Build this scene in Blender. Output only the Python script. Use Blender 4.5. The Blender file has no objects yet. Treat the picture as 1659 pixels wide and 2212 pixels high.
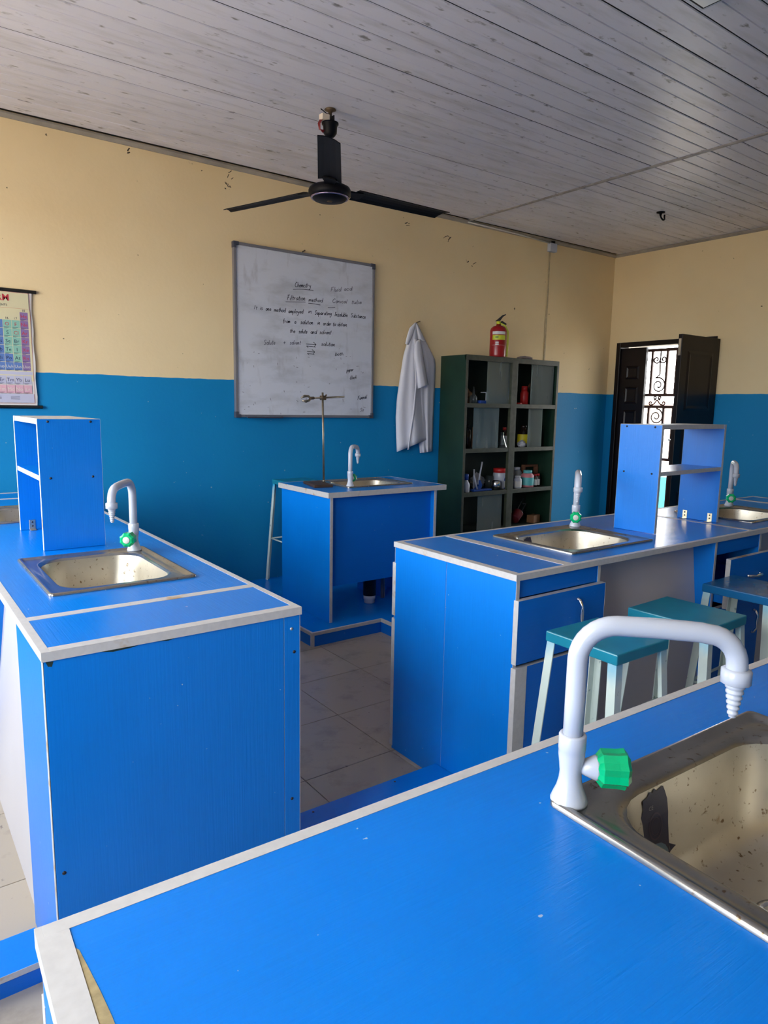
import bpy, math, random
from mathutils import Matrix, Vector
random.seed(7)
PI = math.pi
SC = bpy.context.scene
COL = SC.collection

# ------------------------------------------------------------------ camera
F_PX, PITCH, ROLL, YAW, CAM_H = 1492.73, math.radians(8.740), math.radians(1.021), math.radians(36.503), 1.45
fw = Vector((math.sin(YAW)*math.cos(PITCH), math.cos(YAW)*math.cos(PITCH), -math.sin(PITCH)))
rt = Vector((math.cos(YAW), -math.sin(YAW), 0))
up = rt.cross(fw)
r2 = math.cos(ROLL)*rt + math.sin(ROLL)*up
u2 = -math.sin(ROLL)*rt + math.cos(ROLL)*up
cam_d = bpy.data.cameras.new('camera')
cam_d.sensor_fit = 'HORIZONTAL'; cam_d.sensor_width = 36; cam_d.lens = 36*F_PX/1659; cam_d.clip_start = .02
cam = bpy.data.objects.new('camera', cam_d); COL.objects.link(cam)
M = Matrix((r2, u2, -fw)).transposed().to_4x4(); M.translation = (0, 0, CAM_H)
cam.matrix_world = M
SC.camera = cam

# ------------------------------------------------------------------ world, daylight, exposure
world = bpy.data.worlds.new('world'); SC.world = world; world.use_nodes = True
bg = world.node_tree.nodes['Background']
bg.inputs['Color'].default_value = (0.93, 0.97, 1.0, 1)
bg.inputs['Strength'].default_value = 6.0
SC.view_settings.view_transform = 'Standard'
try: SC.view_settings.look = 'None'
except Exception: pass
SC.view_settings.gamma = 1
SC.view_settings.use_curve_mapping = False
SC.view_settings.exposure = 1.34
SC.cycles.use_denoising = True
SC.cycles.max_bounces = 10
SC.cycles.diffuse_bounces = 6
SC.cycles.sample_clamp_indirect = 8

sun_d = bpy.data.lights.new('sun', 'SUN'); sun_d.energy = 9.0; sun_d.angle = .01; sun_d.color = (1, .95, .86)
sun = bpy.data.objects.new('sun', sun_d); COL.objects.link(sun); sun.rotation_euler = (math.radians(-33), math.radians(6), 0)   # high, from beyond the whiteboard wall: lights the ground outside only
XL, XR, YB, YF, ZC = -1.10, 6.62, -1.40, 4.82, 3.10     # room shell
LEFT_WIN = [(-0.1, 1.2), (2.0, 4.1)]                # y ranges on the left wall
BACK_WIN = []                     # x ranges on the back wall
WZ0, WZ1 = 0.95, 2.55
DOOR_Y0, DOOR_Y1, DOOR_Z = 3.60, 4.73, 2.17

def portal(name, loc, rot, sx, sy):
    l = bpy.data.lights.new(name, 'AREA'); l.shape = 'RECTANGLE'; l.size = sx; l.size_y = sy
    l.cycles.is_portal = True
    o = bpy.data.objects.new(name, l); COL.objects.link(o); o.location = loc; o.rotation_euler = rot
for y0, y1 in LEFT_WIN:
    portal('daylight_portal', (XL-.1, (y0+y1)/2, (WZ0+WZ1)/2), (PI/2, 0, -PI/2), y1-y0, WZ1-WZ0)
for x0, x1 in BACK_WIN:
    portal('daylight_portal', ((x0+x1)/2, YB-.1, (WZ0+WZ1)/2), (PI/2, 0, 0), x1-x0, WZ1-WZ0)
portal('daylight_portal', (XR+.16, (DOOR_Y0+DOOR_Y1)/2, DOOR_Z/2), (PI/2, 0, PI/2), DOOR_Y1-DOOR_Y0, DOOR_Z)

# ------------------------------------------------------------------ mesh builder
class MB:
    def __init__(s): s.v = []; s.f = []; s.mi = []; s.sm = []; s.m = 0; s.smooth = False
    def add(s, vs, fs):
        o = len(s.v); s.v += [tuple(v) for v in vs]
        for f in fs: s.f.append([i+o for i in f]); s.mi.append(s.m); s.sm.append(s.smooth)
        return s
    def box(s, x0, x1, y0, y1, z0, z1):
        return s.add([(x0,y0,z0),(x1,y0,z0),(x1,y1,z0),(x0,y1,z0),(x0,y0,z1),(x1,y0,z1),(x1,y1,z1),(x0,y1,z1)],
                     [(0,3,2,1),(4,5,6,7),(0,1,5,4),(1,2,6,5),(2,3,7,6),(3,0,4,7)])
    def obox(s, x0, x1, y0, y1, z0, z1, mat):
        vs = [mat @ Vector(p) for p in [(x0,y0,z0),(x1,y0,z0),(x1,y1,z0),(x0,y1,z0),(x0,y0,z1),(x1,y0,z1),(x1,y1,z1),(x0,y1,z1)]]
        return s.add(vs, [(0,3,2,1),(4,5,6,7),(0,1,5,4),(1,2,6,5),(2,3,7,6),(3,0,4,7)])
    def loft(s, loops, caps=(True, True), closed=True):
        n = len(loops[0]); vs = [p for l in loops for p in l]; fs = []
        for k in range(len(loops)-1):
            for i in range(n if closed else n-1):
                j = (i+1) % n
                fs.append((k*n+i, k*n+j, (k+1)*n+j, (k+1)*n+i))
        if caps[0]: fs.append(tuple(reversed(range(n))))
        if caps[1]: fs.append(tuple(range((len(loops)-1)*n, len(loops)*n)))
        return s.add(vs, fs)
    def lathe(s, prof, n=24, c=(0,0,0), mat=None, caps=(True, True)):
        loops = []
        for r, z in prof:
            l = [Vector((r*math.cos(2*PI*i/n), r*math.sin(2*PI*i/n), z)) for i in range(n)]
            if mat is not None: l = [mat @ p for p in l]
            loops.append([p + Vector(c) for p in l])
        sm = s.smooth; s.smooth = True; s.loft(loops, caps); s.smooth = sm
        return s
    def tube(s, path, r, n=10, caps=(True, True), up=(0,0,1)):
        P = [Vector(p) for p in path]; loops = []; N = len(P)
        R = r if isinstance(r, (list, tuple)) else [r]*N
        t0 = (P[1]-P[0]).normalized()
        u = Vector(up)
        if abs(u.dot(t0)) > .95: u = Vector((1,0,0))
        u = (u - t0*u.dot(t0)).normalized()
        for i in range(N):
            t = (P[min(i+1, N-1)] - P[max(i-1, 0)]).normalized()
            u = (u - t*u.dot(t)).normalized(); w = t.cross(u)
            loops.append([P[i] + R[i]*(math.cos(2*PI*k/n)*u + math.sin(2*PI*k/n)*w) for k in range(n)])
        sm = s.smooth; s.smooth = True; s.loft(loops, caps); s.smooth = sm
        return s
    def prism(s, pts, axis, a, b):
        # pts: 2D outline, extruded along axis ('x','y','z') from a to b
        def m(p, h):
            return {'x': (h, p[0], p[1]), 'y': (p[0], h, p[1]), 'z': (p[0], p[1], h)}[axis]
        return s.loft([[m(p, a) for p in pts], [m(p, b) for p in pts]])
    def grid(s, rows, thick=None):
        n = len(rows[0]); vs = [p for r in rows for p in r]; fs = []
        for k in range(len(rows)-1):
            for i in range(n-1): fs.append((k*n+i, k*n+i+1, (k+1)*n+i+1, (k+1)*n+i))
        return s.add(vs, fs)
    def quad(s, a, b, c, d): return s.add([a,b,c,d], [(0,1,2,3)])
    def data(s, name, mats, fix=True):
        me = bpy.data.meshes.new(name); me.from_pydata(s.v, [], s.f)
        for m in (mats if isinstance(mats, (list, tuple)) else [mats]): me.materials.append(m)
        me.polygons.foreach_set('material_index', s.mi); me.polygons.foreach_set('use_smooth', s.sm)
        if fix:
            import bmesh
            bm = bmesh.new(); bm.from_mesh(me); bmesh.ops.recalc_face_normals(bm, faces=bm.faces); bm.to_mesh(me); bm.free()
        me.update(); return me
    def build(s, name, mats, parent=None, bevel=0, fix=True, seg=2, loc=None, rz=None, solid=0):
        o = bpy.data.objects.new(name, s.data(name, mats, fix)); COL.objects.link(o)
        if parent is not None: o.parent = parent
        if loc is not None: o.location = loc
        if rz is not None: o.rotation_euler = (0, 0, rz)
        if solid:
            m = o.modifiers.new('thickness', 'SOLIDIFY'); m.thickness = solid; m.offset = 0
        if bevel:
            m = o.modifiers.new('edge', 'BEVEL'); m.width = bevel; m.segments = seg; m.limit_method = 'ANGLE'; m.angle_limit = .6
        return o

def tag(o, label, cat, group=None):
    o['label'] = label; o['category'] = cat
    if group: o['group'] = group
    return o
def struct(o, label=None):
    o['kind'] = 'structure'
    if label: o['label'] = label
    return o
def empty(name, loc=(0,0,0), rz=0):
    o = bpy.data.objects.new(name, None); o.empty_display_size = .1; COL.objects.link(o)
    o.location = loc; o.rotation_euler = (0, 0, rz); return o
def copy_tree(o, parent=None):
    c = o.copy(); COL.objects.link(c); c.parent = parent
    for ch in list(o.children): copy_tree(ch, c)
    return c
def text_into(mb, body, size, origin, ux, uz, align='CENTER', weight=0):
    cu = bpy.data.curves.new('lettering', 'FONT'); cu.body = body; cu.size = size; cu.align_x = align; cu.align_y = 'CENTER'
    cu.resolution_u = 2; cu.offset = weight
    o = bpy.data.objects.new('lettering', cu); COL.objects.link(o)
    dg = bpy.context.evaluated_depsgraph_get(); me = o.evaluated_get(dg).to_mesh()
    O, U, V = Vector(origin), Vector(ux), Vector(uz)
    mb.add([O + U*v.co.x + V*v.co.y for v in me.vertices], [tuple(p.vertices) for p in me.polygons])
    o.evaluated_get(dg).to_mesh_clear()
    bpy.data.objects.remove(o); bpy.data.curves.remove(cu)

# ------------------------------------------------------------------ materials
def new_mat(name):
    m = bpy.data.materials.new(name); m.use_nodes = True
    nt = m.node_tree; return m, nt, nt.nodes['Principled BSDF']
def N(nt, t, **kw):
    n = nt.nodes.new(t)
    for k, v in kw.items():
        if k in n.inputs: n.inputs[k].default_value = v
        else: setattr(n, k, v)
    return n
def L(nt, a, b): nt.links.new(a, b)
def ramp(nt, src, p0, p1, c0=(0,0,0,1), c1=(1,1,1,1)):
    r = N(nt, 'ShaderNodeValToRGB'); e = r.color_ramp.elements
    e[0].position = p0; e[1].position = p1; e[0].color = c0; e[1].color = c1
    L(nt, src, r.inputs['Fac']); return r.outputs['Color']
def mixc(nt, fac, a, b, blend='MIX'):
    x = N(nt, 'ShaderNodeMix'); x.data_type = 'RGBA'; x.blend_type = blend
    if isinstance(fac, (int, float)): x.inputs[0].default_value = fac
    else: L(nt, fac, x.inputs[0])
    for v, i in ((a, 6), (b, 7)):
        if isinstance(v, (tuple, list)): x.inputs[i].default_value = (*v[:3], 1)
        else: L(nt, v, x.inputs[i])
    return x.outputs[2]
def coords(nt, kind='Object', scale=(1,1,1)):
    tc = N(nt, 'ShaderNodeTexCoord'); mp = N(nt, 'ShaderNodeMapping'); mp.inputs['Scale'].default_value = scale
    L(nt, tc.outputs[kind], mp.inputs['Vector']); return mp.outputs['Vector']
def noise(nt, vec, scale, detail=3, rough=.5):
    n = N(nt, 'ShaderNodeTexNoise', Scale=scale, Detail=detail, Roughness=rough); L(nt, vec, n.inputs['Vector']); return n.outputs['Fac']
def bump(nt, b, h, strength, dist=.002):
    n = N(nt, 'ShaderNodeBump', Strength=strength, Distance=dist); L(nt, h, n.inputs['Height']); L(nt, n.outputs['Normal'], b.inputs['Normal'])

def plain(name, col, rough=.5, metal=0, var=0, vscale=8, coat=0, spec=.5, bumps=0, bscale=60):
    m, nt, b = new_mat(name)
    b.inputs['Base Color'].default_value = (*col, 1); b.inputs['Roughness'].default_value = rough; b.inputs['Metallic'].default_value = metal
    b.inputs['Specular IOR Level'].default_value = spec
    if coat: b.inputs['Coat Weight'].default_value = coat; b.inputs['Coat Roughness'].default_value = .1
    if var:
        v = coords(nt); f = noise(nt, v, vscale, 4)
        L(nt, mixc(nt, ramp(nt, f, .3, .7), col, tuple(c*(1-var) for c in col)), b.inputs['Base Color'])
    if bumps: bump(nt, b, noise(nt, coords(nt), bscale, 4), bumps)
    return m

def laminate(name, col, grain=(6, 6, 260), rough=.33):
    m, nt, b = new_mat(name)
    v = coords(nt, scale=grain); g = noise(nt, v, 1.0, 3, .6)
    big = noise(nt, coords(nt), 2.2, 3)
    c = mixc(nt, ramp(nt, g, .3, .75), col, tuple(x*.94 for x in col))
    c = mixc(nt, ramp(nt, big, .4, .7), c, tuple(min(1, x*1.08) for x in col))
    sp = noise(nt, coords(nt), 55, 2)
    c = mixc(nt, ramp(nt, sp, .775, .79), c, (.35, .48, .68))
    L(nt, c, b.inputs['Base Color'])
    b.inputs['Roughness'].default_value = rough; b.inputs['Specular IOR Level'].default_value = .38
    bump(nt, b, g, .45, .0012)
    return m
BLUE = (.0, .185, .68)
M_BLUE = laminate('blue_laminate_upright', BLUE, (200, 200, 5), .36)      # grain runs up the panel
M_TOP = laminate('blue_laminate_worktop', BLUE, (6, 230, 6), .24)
M_SHADEBLUE = laminate('blue_laminate_shaded', (.0, .14, .60), (5, 5, 200), .36)  # same laminate, with front-face shade darkened into its colour

def edging(name, col=(.55, .54, .535)):
    m, nt, b = new_mat(name)
    v = coords(nt); f = noise(nt, v, 7, 4, .6); f2 = noise(nt, v, 60, 3)
    c = mixc(nt, ramp(nt, f2, .35, .7), col, tuple(x*.90 for x in col))
    c = mixc(nt, ramp(nt, f, .64, .70), c, (.42, .29, .15))
    L(nt, c, b.inputs['Base Color']); b.inputs['Roughness'].default_value = .42
    return m
M_EDGE = edging('white_edge_band')
M_WHITEBOARD_LAM = plain('white_laminate', (.53, .51, .54), .32, var=.08, vscale=3)

def wall_mat(name):
    m, nt, b = new_mat(name)
    g = N(nt, 'ShaderNodeNewGeometry'); sx = N(nt, 'ShaderNodeSeparateXYZ'); L(nt, g.outputs['Position'], sx.inputs[0])
    P = g.outputs['Position']
    wob = noise(nt, P, 9, 2); ad = N(nt, 'ShaderNodeMath', operation='MULTIPLY_ADD'); L(nt, wob, ad.inputs[0]); ad.inputs[1].default_value = .012; L(nt, sx.outputs['Z'], ad.inputs[2])
    th = N(nt, 'ShaderNodeMath', operation='GREATER_THAN'); L(nt, ad.outputs[0], th.inputs[0]); th.inputs[1].default_value = 1.624
    big = noise(nt, P, 1.3, 4)
    cream = mixc(nt, ramp(nt, big, .35, .7), (.83, .67, .40), (.78, .61, .345))
    scuff = noise(nt, P, 5.5, 5, .7)
    cream = mixc(nt, ramp(nt, scuff, .73, .78), cream, (.30, .22, .12))
    spots = noise(nt, P, 26, 2); cream = mixc(nt, ramp(nt, spots, .765, .785), cream, (.16, .12, .07))
    blue = mixc(nt, ramp(nt, big, .35, .7), (.001, .225, .50), (.001, .20, .47))
    chip = noise(nt, P, 30, 2); blue = mixc(nt, ramp(nt, chip, .765, .79), blue, (.25, .4, .5))
    L(nt, mixc(nt, th.outputs[0], blue, cream), b.inputs['Base Color'])
    b.inputs['Roughness'].default_value = .60; b.inputs['Specular IOR Level'].default_value = .3
    bump(nt, b, noise(nt, P, 38, 4), .25, .004)
    return m
M_WALL = wall_mat('two_tone_wall_paint')

def ceiling_mat():
    m, nt, b = new_mat('ceiling_board')
    P = N(nt, 'ShaderNodeNewGeometry').outputs['Position']; oi = N(nt, 'ShaderNodeObjectInfo')
    mp = N(nt, 'ShaderNodeMapping'); mp.inputs['Scale'].default_value = (.8, 5, 1); L(nt, P, mp.inputs['Vector'])
    f = noise(nt, mp.outputs[0], 3, 4, .6)
    c = mixc(nt, oi.outputs['Random'], (.72, .71, .77), (.65, .64, .70))
    c = mixc(nt, ramp(nt, f, .5, .75), c, (.52, .51, .53))
    mp2 = N(nt, 'ShaderNodeMapping'); mp2.inputs['Scale'].default_value = (9, 22, 1); L(nt, P, mp2.inputs['Vector'])
    s = noise(nt, mp2.outputs[0], 1, 3, .6); c = mixc(nt, ramp(nt, s, .625, .73), c, (.22, .21, .21))
    L(nt, c, b.inputs['Base Color']); b.inputs['Roughness'].default_value = .34; b.inputs['Specular IOR Level'].default_value = .5
    bump(nt, b, f, .15, .003)
    return m
M_CEIL = ceiling_mat()
M_SEAM = plain('dark_board_gap', (.03, .028, .026), .9)
M_JOINT = plain('ceiling_joint_strip', (.40, .37, .34), .5, var=.4, vscale=14)
M_TRIM = plain('ceiling_beading', (.40, .36, .30), .6, var=.35, vscale=6)

def tile_mat():
    m, nt, b = new_mat('beige_floor_tile')
    P = N(nt, 'ShaderNodeNewGeometry').outputs['Position']; oi = N(nt, 'ShaderNodeObjectInfo')
    c = mixc(nt, oi.outputs['Random'], (.40, .345, .275), (.36, .31, .245))
    f = noise(nt, P, 7, 5, .65); c = mixc(nt, ramp(nt, f, .52, .72), c, (.26, .22, .175))
    s = noise(nt, P, 34, 3); c = mixc(nt, ramp(nt, s, .70, .76), c, (.14, .12, .10))
    L(nt, c, b.inputs['Base Color']); b.inputs['Roughness'].default_value = .30
    return m
M_TILE = tile_mat()
M_GROUT = plain('grout', (.12, .11, .10), .8)

def steel_mat(name, c1, c2, r1, r2):
    m, nt, b = new_mat(name)
    v = coords(nt)
    f = noise(nt, v, 9, 4); s = noise(nt, v, 75, 3, .6); s2 = noise(nt, v, 28, 4)
    c = mixc(nt, ramp(nt, f, .3, .7), c1, c2)
    st = ramp(nt, s, .62, .71); c = mixc(nt, st, c, (.17, .11, .06))
    c = mixc(nt, ramp(nt, s2, .68, .78), c, (.30, .20, .11))
    L(nt, c, b.inputs['Base Color'])
    b.inputs['Metallic'].default_value = .88
    L(nt, ramp(nt, f, .2, .8, (r1,)*3+(1,), (r2,)*3+(1,)), b.inputs['Roughness'])
    return m
M_STEEL = steel_mat('stained_stainless_basin', (.56, .52, .44), (.46, .42, .345), .34, .46)
M_RIM = steel_mat('stainless_rim', (.40, .39, .37), (.30, .29, .27), .20, .30)
M_CHROME = plain('chrome', (.75, .75, .75), .15, 1)
M_BRACKET = plain('zinc_bracket', (.72, .62, .42), .3, .9)
M_PLASTIC = plain('white_plastic', (.50, .53, .61), .22, spec=.5)
M_GREEN = plain('green_plastic', (.0, .42, .16), .22)
M_CAP = plain('cap_plastic', (.55, .58, .55), .35)
M_SCREW = plain('screw_hole', (.02, .02, .03), .5)
M_SCREWL = plain('screw_head', (.55, .58, .62), .35, .6)
M_BLACK = plain('black_fan_paint', (.003, .003, .005), .5, spec=.15)
M_RUST = plain('rusty_steel', (.16, .11, .07), .55, .6, var=.5, vscale=30)
M_RODMETAL = plain('tarnished_rod', (.34, .29, .22), .35, .85, var=.3, vscale=30)
M_IRON = plain('rusted_iron_base', (.055, .03, .022), .6, .2, var=.5, vscale=25)
M_CABINET = plain('dark_green_paint', (.010, .038, .022), .42, var=.3, vscale=7)
M_CABFRONT = plain('dusty_olive_green_paint', (.050, .058, .036), .45, var=.45, vscale=22)
M_CABIN = plain('cabinet_inside', (.012, .022, .016), .7)
M_TEAL = plain('teal_gloss_paint', (.012, .23, .34), .30, var=.2, vscale=9)
M_TEALB = plain('blue_gloss_paint', (.008, .115, .30), .22, var=.2, vscale=9)
M_CLOTH = plain('white_cotton', (.70, .70, .76), .85, var=.06, vscale=5, bumps=.1, bscale=400)
M_DOOR = plain('dark_brown_door_paint', (.009, .005, .006), .38, var=.3, vscale=5, spec=.3)
M_GATE = plain('brown_gate_paint', (.085, .032, .022), .45, var=.3, vscale=12)
M_ALU = plain('aluminium_frame', (.25, .25, .28), .4, .5)
M_CORNER = plain('grey_plastic_corner', (.055, .06, .085), .45)
M_INK = plain('black_marker', (.012, .012, .03), .6)
M_INKF = plain('faint_marker', (.10, .10, .14), .6)
M_RED = plain('red_paint', (.30, .006, .012), .28)

def leg_mat(name, high):
    m, nt, b = new_mat(name)      # pale mint legs with blue overspray near the seat
    tc = N(nt, 'ShaderNodeTexCoord'); sx = N(nt, 'ShaderNodeSeparateXYZ'); L(nt, tc.outputs['Object'], sx.inputs[0])
    f = noise(nt, tc.outputs['Object'], 14, 3); ad = N(nt, 'ShaderNodeMath', operation='MULTIPLY_ADD'); L(nt, f, ad.inputs[0]); ad.inputs[1].default_value = .10; L(nt, sx.outputs['Z'], ad.inputs[2])
    c = mixc(nt, ramp(nt, ad.outputs[0], .70, .80), (.62, .72, .66), high)
    s = noise(nt, tc.outputs['Object'], 40, 3); c = mixc(nt, ramp(nt, s, .68, .74), c, (.25, .35, .35))
    L(nt, c, b.inputs['Base Color']); b.inputs['Roughness'].default_value = .38
    return m
M_LEG = leg_mat('pale_mint_leg_paint', (.02, .36, .60))

def board_mat():
    m, nt, b = new_mat('whiteboard_surface')
    v = coords(nt, scale=(1, 1, 2.6)); f = noise(nt, v, 3.0, 5, .6)
    v2 = coords(nt, scale=(5, 1, 1.6)); f2 = noise(nt, v2, 2.2, 4, .6)
    c = mixc(nt, ramp(nt, f, .46, .72), (.62, .65, .73), (.45, .47, .52))
    c = mixc(nt, ramp(nt, f2, .58, .80), c, (.40, .41, .46))
    L(nt, c, b.inputs['Base Color']); b.inputs['Roughness'].default_value = .30
    return m
M_BOARD = board_mat()

def glass_mat(name, tint=(.75, .85, .82), dust=.16):
    m, nt, b = new_mat(name)
    nt.nodes.remove(b); out = nt.nodes['Material Output']
    tr = N(nt, 'ShaderNodeBsdfTransparent', Color=(*tint, 1)); gl = N(nt, 'ShaderNodeBsdfGlossy', Color=(1,1,1,1), Roughness=.12)
    df = N(nt, 'ShaderNodeBsdfDiffuse', Color=(.42, .48, .46, 1))
    fr = N(nt, 'ShaderNodeFresnel', IOR=1.5)
    a = N(nt, 'ShaderNodeMixShader'); L(nt, fr.outputs[0], a.inputs[0]); L(nt, tr.outputs[0], a.inputs[1]); L(nt, gl.outputs[0], a.inputs[2])
    f = noise(nt, coords(nt, scale=(9, 9, 1.2)), 2.0, 4); d = ramp(nt, f, .3, .8, (dust*.4,)*3+(1,), (dust*1.6,)*3+(1,))
    c = N(nt, 'ShaderNodeMixShader'); L(nt, d, c.inputs[0]); L(nt, a.outputs[0], c.inputs[1]); L(nt, df.outputs[0], c.inputs[2])
    L(nt, c.outputs[0], out.inputs['Surface'])
    return m
M_PANE = glass_mat('dusty_green_pane', (.62, .78, .74), .30)
M_GLASSW = glass_mat('labware_glass', (.80, .88, .88), .10)

# ------------------------------------------------------------------ room shell
def wall_with_holes(name, axis, a0, a1, t0, t1, z0, z1, holes, mat):
    mb = MB(); cuts = sorted(holes); cur = a0
    def bx(p, q, zz0, zz1):
        if axis == 'x': mb.box(p, q, t0, t1, zz0, zz1)
        else: mb.box(t0, t1, p, q, zz0, zz1)
    for p, q, zz0, zz1 in cuts:
        bx(cur, p, z0, z1)
        if zz0 > z0: bx(p, q, z0, zz0)
        bx(p, q, zz1, z1); cur = q
    bx(cur, a1, z0, z1)
    return struct(mb.build(name, mat))
wf = struct(MB().box(XL-.2, XR+.2, YF, YF+.2, -.1, ZC+.15).build('wall_front', M_WALL), 'two-tone cream and blue wall behind the whiteboard')
wr = wall_with_holes('wall_right', 'y', YB, YF, XR, XR+.2, -.1, ZC+.15, [(DOOR_Y0, DOOR_Y1, -.1, DOOR_Z)], M_WALL)
wr['label'] = 'two-tone cream and blue wall around the doorway'
wl = wall_with_holes('wall_left', 'y', YB, YF, XL-.2, XL, -.1, ZC+.15, [(a, b, WZ0, WZ1) for a, b in LEFT_WIN], M_WALL)
wb = wall_with_holes('wall_back', 'x', XL-.2, XR+.2, YB-.2, YB, -.1, ZC+.15, [(a, b, WZ0, WZ1) for a, b in BACK_WIN], M_WALL)
wi = 0
for kind, lst in (('l', LEFT_WIN), ('b', BACK_WIN)):
    for a, b in lst:
        wi += 1; w = empty('window_%d' % wi, (XL-.1, (a+b)/2, WZ0) if kind == 'l' else ((a+b)/2, YB-.1, WZ0), PI/2 if kind == 'l' else 0); struct(w)
        h = (b-a)/2; H = WZ1-WZ0
        MB().box(-h, h, -.03, .03, 0, .05).box(-h, h, -.03, .03, H-.05, H).box(-h, -h+.05, -.03, .03, .05, H-.05).box(h-.05, h, -.03, .03, .05, H-.05).build('window_frame', M_ALU, w)
        MB().box(-.025, .025, -.025, .025, .05, H-.05).build('mullion', M_ALU, w)

# floor: one object per tile on a bed of grout
floor = struct(MB().box(XL, XR, YB, YF, -.10, -.006).build('floor', M_GROUT), 'beige square ceramic floor tiles with dark joints')
TS = .418
def tile_mesh():
    g = TS/2-.0014; mb = MB()
    mb.loft([[(-g,-g,-.006),(g,-g,-.006),(g,g,-.006),(-g,g,-.006)], [(-g,-g,-.001),(g,-g,-.001),(g,g,-.001),(-g,g,-.001)],
             [(-g+.0015,-g+.0015,0),(g-.0015,-g+.0015,0),(g-.0015,g-.0015,0),(-g+.0015,g-.0015,0)]])
    return mb.data('tile', M_TILE)
tm = tile_mesh()
X0T, Y0T = 1.257, 2.183
for i in range(-6, 13):
    for j in range(-8, 6):
        cx, cy = X0T+(i+.5)*TS, Y0T+(j+.5)*TS
        if cx-TS/2 < XL-.01 or cx > XR-.05 or cy < YB+.05 or cy > YF-.05: continue
        o = bpy.data.objects.new('tile', tm); COL.objects.link(o); o.parent = floor; o.location = (cx, cy, 0)
        if cx+TS/2 > XR: o.scale.x = (XR-(cx-TS/2))/TS; o.location.x = (XR+cx-TS/2)/2
        if cy+TS/2 > YF: o.scale.y = (YF-(cy-TS/2))/TS; o.location.y = (YF+cy-TS/2)/2
        if cy-TS/2 < YB: o.scale.y = (cy+TS/2-YB)/TS; o.location.y = (YB+cy+TS/2)/2

# ceiling: tongue-and-groove boards running along the whiteboard wall, joint strip across them
ceiling = struct(MB().box(XL, XR, YB, YF, ZC+.012, ZC+.10).build('ceiling', M_SEAM), 'grey painted ceiling boards with dark seams')
BW, XJ = .1985, 4.44
def board_mesh(length):
    h = BW/2-.0036; mb = MB()
    prof = [(-h,.012),(-h,.004),(-h+.003,0),(-.004,0),(-.0008,.004),(.0008,.004),(.004,0),(h-.003,0),(h,.004),(h,.012)]
    mb.prism(prof, 'x', -length/2, length/2)
    mb.mi = [1 if i in (0, 8) else 0 for i in range(len(mb.f))]        # board edges coloured dark so the seams show
    return mb.data('ceiling_board', [M_CEIL, M_SEAM])
bl, br = board_mesh(XJ-XL-.004), board_mesh(XR-XJ-.004)
y = 2.587 - 20*BW
while y < YF:
    c = y+BW/2
    if c-BW/2 > YB and c+BW/2 < YF+.02:
        for me, x0, x1 in ((bl, XL, XJ), (br, XJ, XR)):
            o = bpy.data.objects.new('ceiling_board', me); COL.objects.link(o); o.parent = ceiling
            o.location = ((x0+x1)/2, c, ZC+random.uniform(-.0012, .0012))
    y += BW
o = MB().prism([(-.016,.008),(-.016,-.004),(-.010,-.008),(.010,-.008),(.016,-.004),(.016,.008)], 'y', YB, YF).build('joint_strip', M_JOINT, ceiling, loc=(XJ, 0, ZC))
struct(MB().prism([(YF-.03, ZC-.002), (YF-.03, ZC-.012), (YF-.012, ZC-.028), (YF, ZC-.028), (YF, ZC-.002)], 'x', XL, XR).build('trim_1', M_TRIM), 'narrow grey beading where ceiling meets whiteboard wall')
struct(MB().prism([(XR-.03, ZC-.002), (XR, ZC-.002), (XR, ZC-.028), (XR-.012, ZC-.028), (XR-.03, ZC-.012)], 'y', YB, YF-.03).build('trim_2', M_TRIM), 'narrow grey beading where ceiling meets door wall')

# ------------------------------------------------------------------ doorway: frame, leaves, gate
door = empty('door_1', (XR, 0, 0)); struct(door, 'dark brown panelled double door, one leaf open')
D0, D1, DZ = DOOR_Y0, DOOR_Y1, DOOR_Z
MB().box(.0, .16, D1-.05, D1, 0, DZ).build('jamb', M_DOOR, door, .004)
MB().box(.0, .16, D0, D0+.05, 0, DZ).build('jamb', M_DOOR, door, .004)
MB().box(.0, .16, D0+.05, D1-.05, DZ-.05, DZ).build('head', M_DOOR, door, .004)
def leaf(w, h, panels, name):
    e = MB().box(0, w, -.02, .02, .01, h).build(name, M_DOOR, door, .003)
    return e
fx = leaf(.30, DZ-.06, None, 'fixed_leaf'); fx.location = (.05, D1-.05, 0); fx.rotation_euler = (0, 0, -PI/2)
for z0, z1 in ((1.78, 1.92), (1.52, 1.70), (1.27, 1.45), (.75, 1.15), (.2, .62)):
    mb = MB(); mb.loft([[(.07,-.02,z0),(.23,-.02,z0),(.23,-.02,z1),(.07,-.02,z1)], [(.085,-.032,z0+.015),(.215,-.032,z0+.015),(.215,-.032,z1-.015),(.085,-.032,z1-.015)],
             [(.10,-.024,z0+.03),(.20,-.024,z0+.03),(.20,-.024,z1-.03),(.10,-.024,z1-.03)]], (False, True))
    mb.build('raised_panel', M_DOOR, fx)
op = leaf(.655, DZ-.03, None, 'open_leaf'); op.location = (-.005, D0-.012, 0); op.rotation_euler = (0, 0, PI)
for z0, z1 in ((1.45, 2.0), (.85, 1.3), (.2, .7)):
    for sy in (-1, 1):
        mb = MB(); mb.loft([[(.11,sy*.02,z0),(.55,sy*.02,z0),(.55,sy*.02,z1),(.11,sy*.02,z1)], [(.135,sy*.028,z0+.025),(.525,sy*.028,z0+.025),(.525,sy*.028,z1-.025),(.135,sy*.028,z1-.025)],
                 [(.16,sy*.022,z0+.05),(.50,sy*.022,z0+.05),(.50,sy*.022,z1-.05),(.16,sy*.022,z1-.05)]], (False, True))
        mb.build('raised_panel', M_DOOR, op)
lk = MB().box(.59, .63, -.024, -.020, 1.0, 1.24).build('lock_plate', M_RUST, op)
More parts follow.
